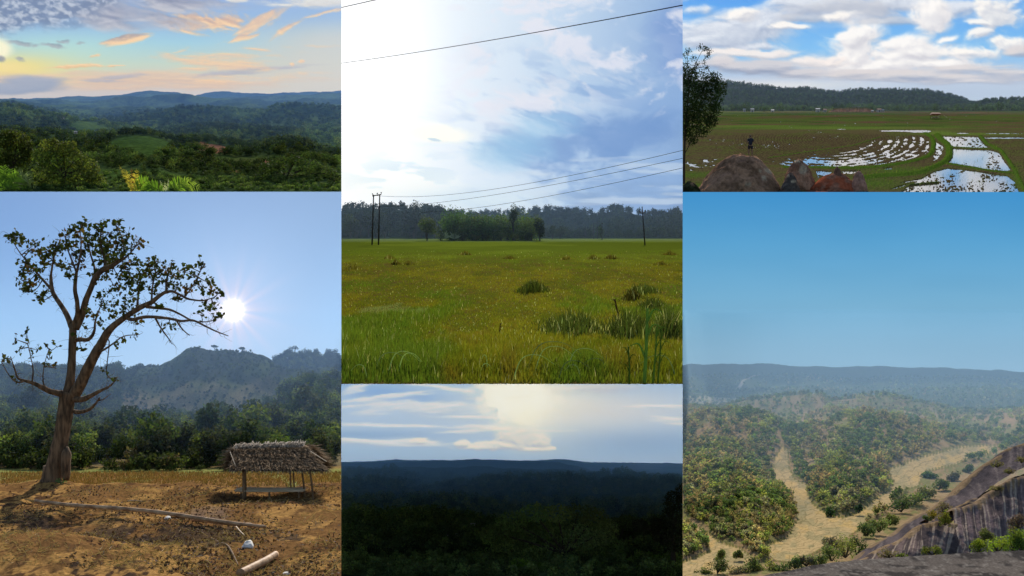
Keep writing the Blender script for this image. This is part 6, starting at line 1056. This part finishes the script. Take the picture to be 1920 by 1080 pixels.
def r_col(px, d, z):
    row = r_row(d); x = (px - 960) / F * d; n = fbm(px / 22, row / 12, 5, 115); n2 = fbm(px / 6, row / 3, 4, 117); fld = r_field(px + (n - .5) * 3, row + (n - .5) * 2); c = np.zeros(px.shape + (3,)); c[:] = (.27, .19, .10)
    c = mix(c, (.15, .155, .055), .8 * sm(.42, .6, n)); c = mix(c, (.26, .17, .085), .7 * sm(.55, .68, n2)); f = np.zeros_like(c); f[:] = (.40, .29, .14); f = mix(f, (.30, .24, .12), sm(.45, .62, fbm(px / 16, row / 8, 4, 119))); f = mix(f, (.46, .31, .12), .7 * sm(.56, .66, fbm(px / 26, row / 12, 3, 121))); f = mix(f, (.22, .20, .12), .7 * ell(px, row, 1495, 950, 40, 18))
    la = np.abs(((row + px * .25) / 9 + fbm(px / 40, row / 20, 3, 123) * 3.2) % 1 - .5); lb = np.abs(((px - row * .4) / 24 + fbm(px / 30, row / 16, 3, 125) * 3) % 1 - .5); f = mix(f, (.15, .13, .06), .65 * np.maximum(sm(.07, .02, la), sm(.045, .015, lb)))
    c = np.where(fld[..., None], f, c); e = r_dist(px, row); c = mix(c, (.14, .13, .04), .8 * (e < 2.2)); c = mix(c, (.05, .07, .028), sm(125, 165, d) * .9)
    c = mix(c, (.34, .28, .18), .95 * sm(.4, .65, ell(px, d, 1320, 176, 70, 5) + (n2 - .5) * .5)); rd = pldist(px, d, [(1375, 190), (1395, 200), (1440, 210), (1480, 216), (1500, 218), (1520, 221)], 4); c = mix(c, (.40, .32, .24), .8 * sm(3.5, 1.5, rd + (n2 - .5) * 4)); c = mix(c, (.30, .19, .10), .8 * ell(px, d, 1895, 128, 14, 5)); c = mix(c, (.24, .15, .09), .6 * ell(px, d, 1750, 150, 14, 4)); return c
ds = np.concatenate([r_d(np.linspace(1096, 800, 330)), np.linspace(138, 246, 120)])
grid('hills', 'BR', ds, 430, r_z, r_col, mat_earth('dry_hill', 5, .3, .5, .05), 4)
def r_p(px, d, up=0): return np.array([(px - 960) / F * d, d, float(r_z(np.array([px]), np.array([d]))[0]) + up])
rcols = ((.125, .155, .062), (.08, .115, .052), (.165, .175, .062), (.20, .155, .10), (.165, .148, .112)); rnm = ('mid green', 'dark green', 'yellow green', 'dry brown', 'grey leafless')
rp = [proto('scrub_tree', rng, .66, .56, 64, .13, cc, [M_DRYLEAF, M_BARKC], trunk=.10, nl=7) for cc in rcols]
n = 23000; row = 745 + 320 * rng.random(n) ** .95; px = rng.uniform(1280, 2030, n); d = r_d(row); e = r_dist(px, row); fld = r_field(px, row); front = row > interp(LOW, px); pat = fbm(px / 30, row / 18, 4, 127); bare = (fbm(px / 18, row / 10, 4, 129) > .60)
kp = (~fld) & (e > 4) & (~front) & (~bare | (rng.random(n) < .3)); px, d, row, pat, e = px[kp], d[kp], row[kp], pat[kp], e[kp]; n = len(px); pos = np.stack([(px - 960) / F * d, d, r_z(px, d) - .04], 1); sc_ = rng.uniform(.35, 1.25, n) * (1 - .3 * sm(930, 1010, row)) * np.where(d > 110, .8, 1)
pw = np.stack([np.ones(n) * .30, .7 * sm(.52, .40, pat) + .03, .6 * sm(.48, .6, pat) + .02, .9 * sm(.50, .60, fbm(px / 45, row / 28, 3, 131)) + .01, .8 * sm(.50, .60, fbm(px / 40, row / 26, 3, 133)) + .03], 1); pw /= pw.sum(1, keepdims=True); wh = (rng.random((n, 1)) > np.cumsum(pw, 1)).sum(1).clip(0, 4)
near = np.argsort(np.where(px > 1925, 1e6, d))[:210]; far = np.ones(n, bool); far[near] = False
plant_copies('scrub_tree', rp, pos[near], sc_[near], wh[near], rng, 'BR', lambda i, k: rnm[k] + ' scrub tree on the dry hillside just above the tan fields', 'scrub tree', lambda i, k: rnm[k] + ' scrub trees above the tan fields')
o = stuff_leaves('forest', rng, rp, pos[far], sc_[far], wh[far], M_DRYLEAF, 'BR', rng.uniform(.72, 1.25, (far.sum(), 1)) * (.6 + .8 * fbm(px[far, None] / 26, row[far, None] / 15, 4, 137)) * rng.uniform(.93, 1.07, (far.sum(), 3))); tag(o, 'mixed green and brown scrub forest covering the hills above the fields')
n = 3000; d = rng.uniform(140, 215, n); px = rng.uniform(1280, 2030, n); pos = np.stack([(px - 960) / F * d, d, r_z(px, d) - .05], 1); o = stuff_leaves('forest', rng, rp, pos, rng.uniform(.6, 1.2, n), rng.choice(5, n, p=[.35, .4, .1, .05, .1]), M_FARLEAF, 'BR'); tag(o, 'hazy woods on the distant plain and ridge')
def bush(px, row, d, wpx, hpx, col, label, cat='shrub', name='shrub', n=700, leaf=4.2, group=None, seedl=8, asp=.55):
    k = d / F; b = P(px, row, d); L = []
    for i in range(seedl): a = rng.uniform(-1, 1); L.append((b[0] + a * wpx * k * .36, d + rng.uniform(-.5, .5) * wpx * k * .5, b[2] + hpx * k * rng.uniform(.25, .75) * (1 - .4 * abs(a)), wpx * k * .22, wpx * k * .22, hpx * k * .28))
    V, Fq, c = lobed(rng, L, n, leaf * k, col, asp, .35, .35, .3); q = root(name, b, label, cat, group); part('foliage', V, Fq, M_LEAF, q, 'BR', c)
    st = []; 
    for l in L[:6]: st.append(tube([b, (b + np.array(l[:3])) / 2 + rng.normal(size=3) * .01, l[:3]], [1.2 * k, .9 * k, .4 * k], 5))
    V, Fs, _ = join(st); part('stem', V, Fs, M_BARKC, q, 'BR', (.07, .055, .04)); return q
# shrubs in front of the fields
for i, (x, r, w_, h_, ci) in enumerate(((1345, 1075, 34, 50, 0), (1352, 1055, 22, 30, 2), (1385, 1082, 46, 30, 4), (1318, 1086, 30, 26, 2), (1410, 1082, 44, 46, 0), (1440, 1076, 46, 40, 2), (1465, 1078, 36, 34, 1), (1490, 1066, 34, 30, 1), (1512, 1062, 30, 30, 4), (1535, 1062, 34, 36, 0), (1560, 1052, 40, 46, 0), (1585, 1046, 44, 56, 2), (1605, 1040, 36, 44, 1), (1560, 1028, 34, 30, 4), (1622, 1005, 36, 40, 1), (1648, 998, 40, 42, 0), (1668, 985, 34, 30, 2), (1690, 960, 44, 34, 1), (1712, 950, 44, 40, 0), (1735, 935, 36, 30, 2), (1760, 918, 34, 26, 0), (1790, 900, 34, 22, 4), (1745, 898, 40, 16, 1), (1816, 884, 26, 16, 0), (1385, 1045, 18, 16, 2))):
    d = float(r_d(min(r, 1092))) * .985 if r < 1060 else 50.5 + i * .05; bush(x, r, d, w_ * 1.1, h_ * .92, rcols[ci], rnm[ci] + ' shrub in the belt of bushes between the fields and the rock', n=620, group=rnm[ci] + ' shrubs between fields and rock')
bush(1478, 888 + 100, 63.5, 20, 26, (.11, .16, .03), 'bright green bush at the tip of the left hill by the fields', n=420); bush(1395, 1010, 60, 34, 32, (.06, .09, .03), 'large dark green bush at the foot of the left hill', n=620); bush(1430, 1000, 62, 26, 26, (.10, .15, .03), 'fresh green bush right of the large dark one on the left hill', n=500)
bush(1558, 968, 67, 20, 26, (.05, .085, .03), 'dark green bush at the left tip of the middle spur', n=420); bush(1610, 962, 67.5, 16, 20, (.04, .07, .035), 'round dark bush at the right foot of the middle spur', n=380)
# rocks
M_GRAN = mat_earth('streaked_rock', 7, .3, .9, .05, .85); M_SLAB = mat_earth('grainy_rock', 16, .5, 1.0, .03, .9)
def rock(name, top, bot, d0, d1, label, colfn, mat, bulge=.5, nu=150, nv=60, rough=.14, seed=1, streak=True):
    u = np.linspace(0, 1, nu); v = np.linspace(-.35, 1, nv); T = np.array(top, float); B = np.array(bot, float); tu = np.linspace(0, 1, len(T)); bu = np.linspace(0, 1, len(B)); U, Vv = np.meshgrid(u, v)
    tx, ty = np.interp(U, tu, T[:, 0]), np.interp(U, tu, T[:, 1]); bx, by = np.interp(U, bu, B[:, 0]), np.interp(U, bu, B[:, 1]); vc = np.clip(Vv, 0, 1); wv = vc ** .8
    px = tx + (bx - tx) * wv; row = ty + (by - ty) * wv + (1 - wv) * ((fbm(U * 9, np.full(U.shape, seed * 1.3), 5, seed + 5) - .5) * 16 if bulge else 0); D = d0 + (d1 - d0) * vc ** 1.0 - bulge * np.sin(np.pi * np.clip(vc, 0, 1)) * .5; W = P(px, row, D); back = np.clip(-Vv, 0, 1); W[..., 1] += back * 9; W[..., 2] -= back ** 1.3 * 5.5
    q = (fbm(W[..., 0] / .6, W[..., 2] / .5 + W[..., 1] * .3, 5, seed) - .5) * rough * 2 + (fbm(W[..., 0] / .10, W[..., 2] / .6, 4, seed + 2) - .5) * rough * .5 * (vc > 0); W[..., 1] -= q; W[..., 2] += q * .8 * sm(1.0, .8, vc)
    c = colfn(px, row, U, vc, W); i = np.arange(nu * nv).reshape(nv, nu); Fq = np.stack([i[:-1, :-1], i[1:, :-1], i[1:, 1:], i[:-1, 1:]], -1).reshape(-1, 4); b = W[nv // 2, nu // 2]
    return solo(name, W.reshape(-1, 3), Fq, mat, 'BR', b, label, 'rock', col=c.reshape(-1, 3), smooth=True)
def rc_streak(base, pale, dark, amt=.8, sc=14):
    def f(px, row, U, v, W):
        s = fbm(U * sc * 3 + v * 1.2, v * 1.3, 4, 141); s2 = fbm(U * sc, v * .8 + 3, 4, 143); c = np.zeros(px.shape + (3,)); c[:] = base; c = mix(c, dark, amt * sm(.46, .62, s2)); c = mix(c, pale, amt * sm(.56, .66, s)); c = mix(c, (.25, .17, .09), .7 * sm(.06, .01, v + (fbm(U * 30, v * 6, 3, 145) - .5) * .2)); return c
    return f
rock('rock', [(1590, 1058), (1640, 1024), (1700, 984), (1760, 945), (1800, 914), (1850, 871), (1890, 846), (1930, 824)], [(1590, 1066), (1650, 1035), (1710, 1004), (1780, 962), (1830, 935), (1870, 905), (1900, 886), (1930, 872)], 48, 46, 'long dark rock slope rising to the right edge above the others', rc_streak((.105, .085, .085), (.16, .13, .12), (.055, .048, .052), .7), M_GRAN, .3, rough=.10, seed=151)
rock('rock', [(1740, 975), (1770, 965), (1800, 950), (1840, 930), (1880, 908), (1930, 880)], [(1740, 985), (1790, 975), (1830, 955), (1870, 925), (1900, 905), (1930, 892)], 46, 45.5, 'middle dark ledge of rock with dry grass under the long slope', rc_streak((.08, .065, .065), (.22, .16, .10), (.03, .027, .03), .8), M_GRAN, .2, rough=.12, seed=153)
rock('rock', [(1786, 962), (1815, 950), (1840, 935), (1870, 918), (1900, 902), (1930, 886)], [(1800, 1040), (1830, 1040), (1860, 1040), (1890, 1040), (1910, 1040), (1930, 1040)], 45, 42.5, 'big streaked purple grey rock face at the right edge', rc_streak((.17, .125, .12), (.34, .27, .21), (.07, .055, .055), .85, 16), M_GRAN, 1.0, rough=.12, seed=157)
rock('rock', [(1598, 1064), (1640, 1036), (1690, 1012), (1715, 998), (1730, 985), (1760, 980), (1795, 984), (1815, 1000), (1830, 1030)], [(1598, 1072), (1640, 1066), (1690, 1060), (1730, 1056), (1760, 1054), (1800, 1052), (1830, 1050)], 44, 42, 'rounded streaked rock under the dry bush in the right foreground', rc_streak((.15, .11, .10), (.32, .25, .19), (.055, .045, .045), .85, 18), M_GRAN, .9, rough=.12, seed=159)
def rc_slab(px, row, U, v, W):
    n = fbm(W[..., 0] * 2.2, W[..., 1] * 1.2, 5, 161); c = np.zeros(px.shape + (3,)); c[:] = (.105, .09, .078); c = mix(c, (.045, .04, .037), sm(.45, .62, n)); c = mix(c, (.18, .16, .14), .7 * sm(.60, .7, fbm(W[..., 0] * 9, W[..., 1] * 5, 4, 163))); c = mix(c, (.012, .011, .011), .9 * sm(.012, .004, np.abs(fbm(W[..., 0] * .9, W[..., 1] * .5 + W[..., 2] * 2, 4, 165) - .47)) * sm(.48, .55, fbm(W[..., 0] * .6, W[..., 1] * .4, 3, 167))); return c
rock('rock', [(1418, 1084), (1470, 1072), (1520, 1062), (1560, 1056), (1640, 1048), (1720, 1043), (1820, 1037), (1930, 1032)], [(1380, 1130), (1500, 1130), (1600, 1130), (1700, 1130), (1800, 1130), (1930, 1130)], 36, 26, 'broad dark grainy rock slab along the bottom right corner', rc_slab, M_SLAB, 0, rough=.05, seed=171)
bush(1772, 985, 43.6, 26, 34, (.20, .19, .035), 'yellow green bush standing on the rounded streaked rock', n=620, leaf=3.4); bush(1768, 962, 44.2, 34, 26, (.17, .14, .09), 'dry grey bush behind the yellow green one on the rocks', n=460, leaf=3); bush(1750, 972, 44, 26, 20, (.30, .22, .04), 'golden yellow bush left of the yellow green one', n=340, leaf=3); bush(1738, 976, 43.9, 20, 14, (.10, .14, .05), 'small grey green bush at the left end of the dry rock top', n=260, leaf=3)
bush(1748, 1040, 41.5, 36, 26, (.15, .17, .04), 'olive green bush in front of the rounded streaked rock', n=600, leaf=3.6); bush(1668, 1046, 42, 50, 22, (.20, .16, .09), 'straw coloured bush at the left foot of the rocks', n=520, leaf=3); bush(1690, 1046, 41.6, 26, 14, (.14, .17, .04), 'small green bush right of the straw coloured one', n=320, leaf=3)
for i, (x, r, w_, h_, cl_, lb) in enumerate(((1835, 1036, 44, 34, (.22, .27, .04), 'bright yellow green bush left in the thicket above the slab'), (1870, 1036, 60, 44, (.24, .30, .04), 'largest bright yellow green bush in the thicket above the slab'), (1900, 1034, 50, 56, (.18, .25, .035), 'tall fresh green bush right in the thicket above the slab'), (1915, 1034, 30, 40, (.10, .16, .04), 'dark green bush at the right edge of the thicket'), (1908, 990, 40, 30, (.15, .11, .10), 'purplish dry bush above the bright thicket at the right edge'), (1845, 1012, 36, 26, (.12, .13, .05), 'olive bush behind the bright thicket'))): bush(x, r, 41 - i * .08, w_, h_, cl_, lb, n=900, leaf=4.4, asp=.4)
for x, r, lb in ((1870, 868, 'small dry bush on the ridge of the long rock slope'), (1892, 880, 'pale dry bush with light stones on the middle ledge'), (1868, 912, 'green bush on the middle dark ledge'), (1915, 860, 'dry brown bush near the top of the long slope')): bush(x, r + 8, 44.8, 26, 14, (.15, .13, .06), lb, n=300, leaf=2.6)
haze('BR', 359, 1110, 66, 248, .0038, (.44, .70, 1.0), .2, -4.0)
built('BR')
# ------------------------------------------------------------------ ground plane added far below to cover gaps between the landscapes
V = np.array([(-6000, -600, -190), (6000, -600, -190), (6000, 5800, -190), (-6000, 5800, -190)], float); og = bpy.data.objects.new('ground', mesh('ground', V, np.array([[0, 1, 2, 3]]), mat_plain('outer_ground', (.05, .055, .03), (.09, .08, .05), .02))); COL.objects.link(og); og['kind'] = 'structure'
# ------------------------------------------------------------------ flush cut along planes through the camera at image panel columns
bpy.context.view_layer.update()
for o, pan in REG:
    if o.type != 'MESH' or len(o.data.vertices) == 0: continue
    me = o.data; v = np.empty(len(me.vertices) * 3, np.float32); me.vertices.foreach_get('co', v); M = np.array(o.matrix_world); W = v.reshape(-1, 3) @ M[:3, :3].T + M[:3, 3]
    lo, hi = PAN[pan]; ka, kb = (lo - 960) / F, (hi - 960) / F
    a = (W[:, 0] - ka * W[:, 1]).min() < -1e-4 and lo > 0; b = (W[:, 0] - kb * W[:, 1]).max() > 1e-4 and hi < 1920
    if not (a or b): continue
    if me.users > 1: me = me.copy(); o.data = me
    bm = bmesh.new(); bm.from_mesh(me); inv = o.matrix_world.inverted()
    for flag, k, s in ((a, ka, -1), (b, kb, 1)):
        if not flag: continue
        nw = Vector((s, -s * k, 0)); pl = inv @ Vector((0, 0, 0)); nl = (o.matrix_world.to_3x3().transposed() @ nw).normalized()
        bmesh.ops.bisect_plane(bm, geom=bm.verts[:] + bm.edges[:] + bm.faces[:], plane_co=pl, plane_no=nl, clear_outer=True)
    bm.to_mesh(me); bm.free()
    if len(me.polygons) == 0: bpy.data.objects.remove(o)
# ------------------------------------------------------------------ centre landscapes scaled as wholes about the camera at the origin
for pan, obs in BUILT.items():
    u = CAM_SCALE[pan]
    if u == 1.0: continue
    for o in list(obs):
        try:
            if o.parent is None: o.location = o.location * u; o.scale = o.scale * u
        except ReferenceError: pass
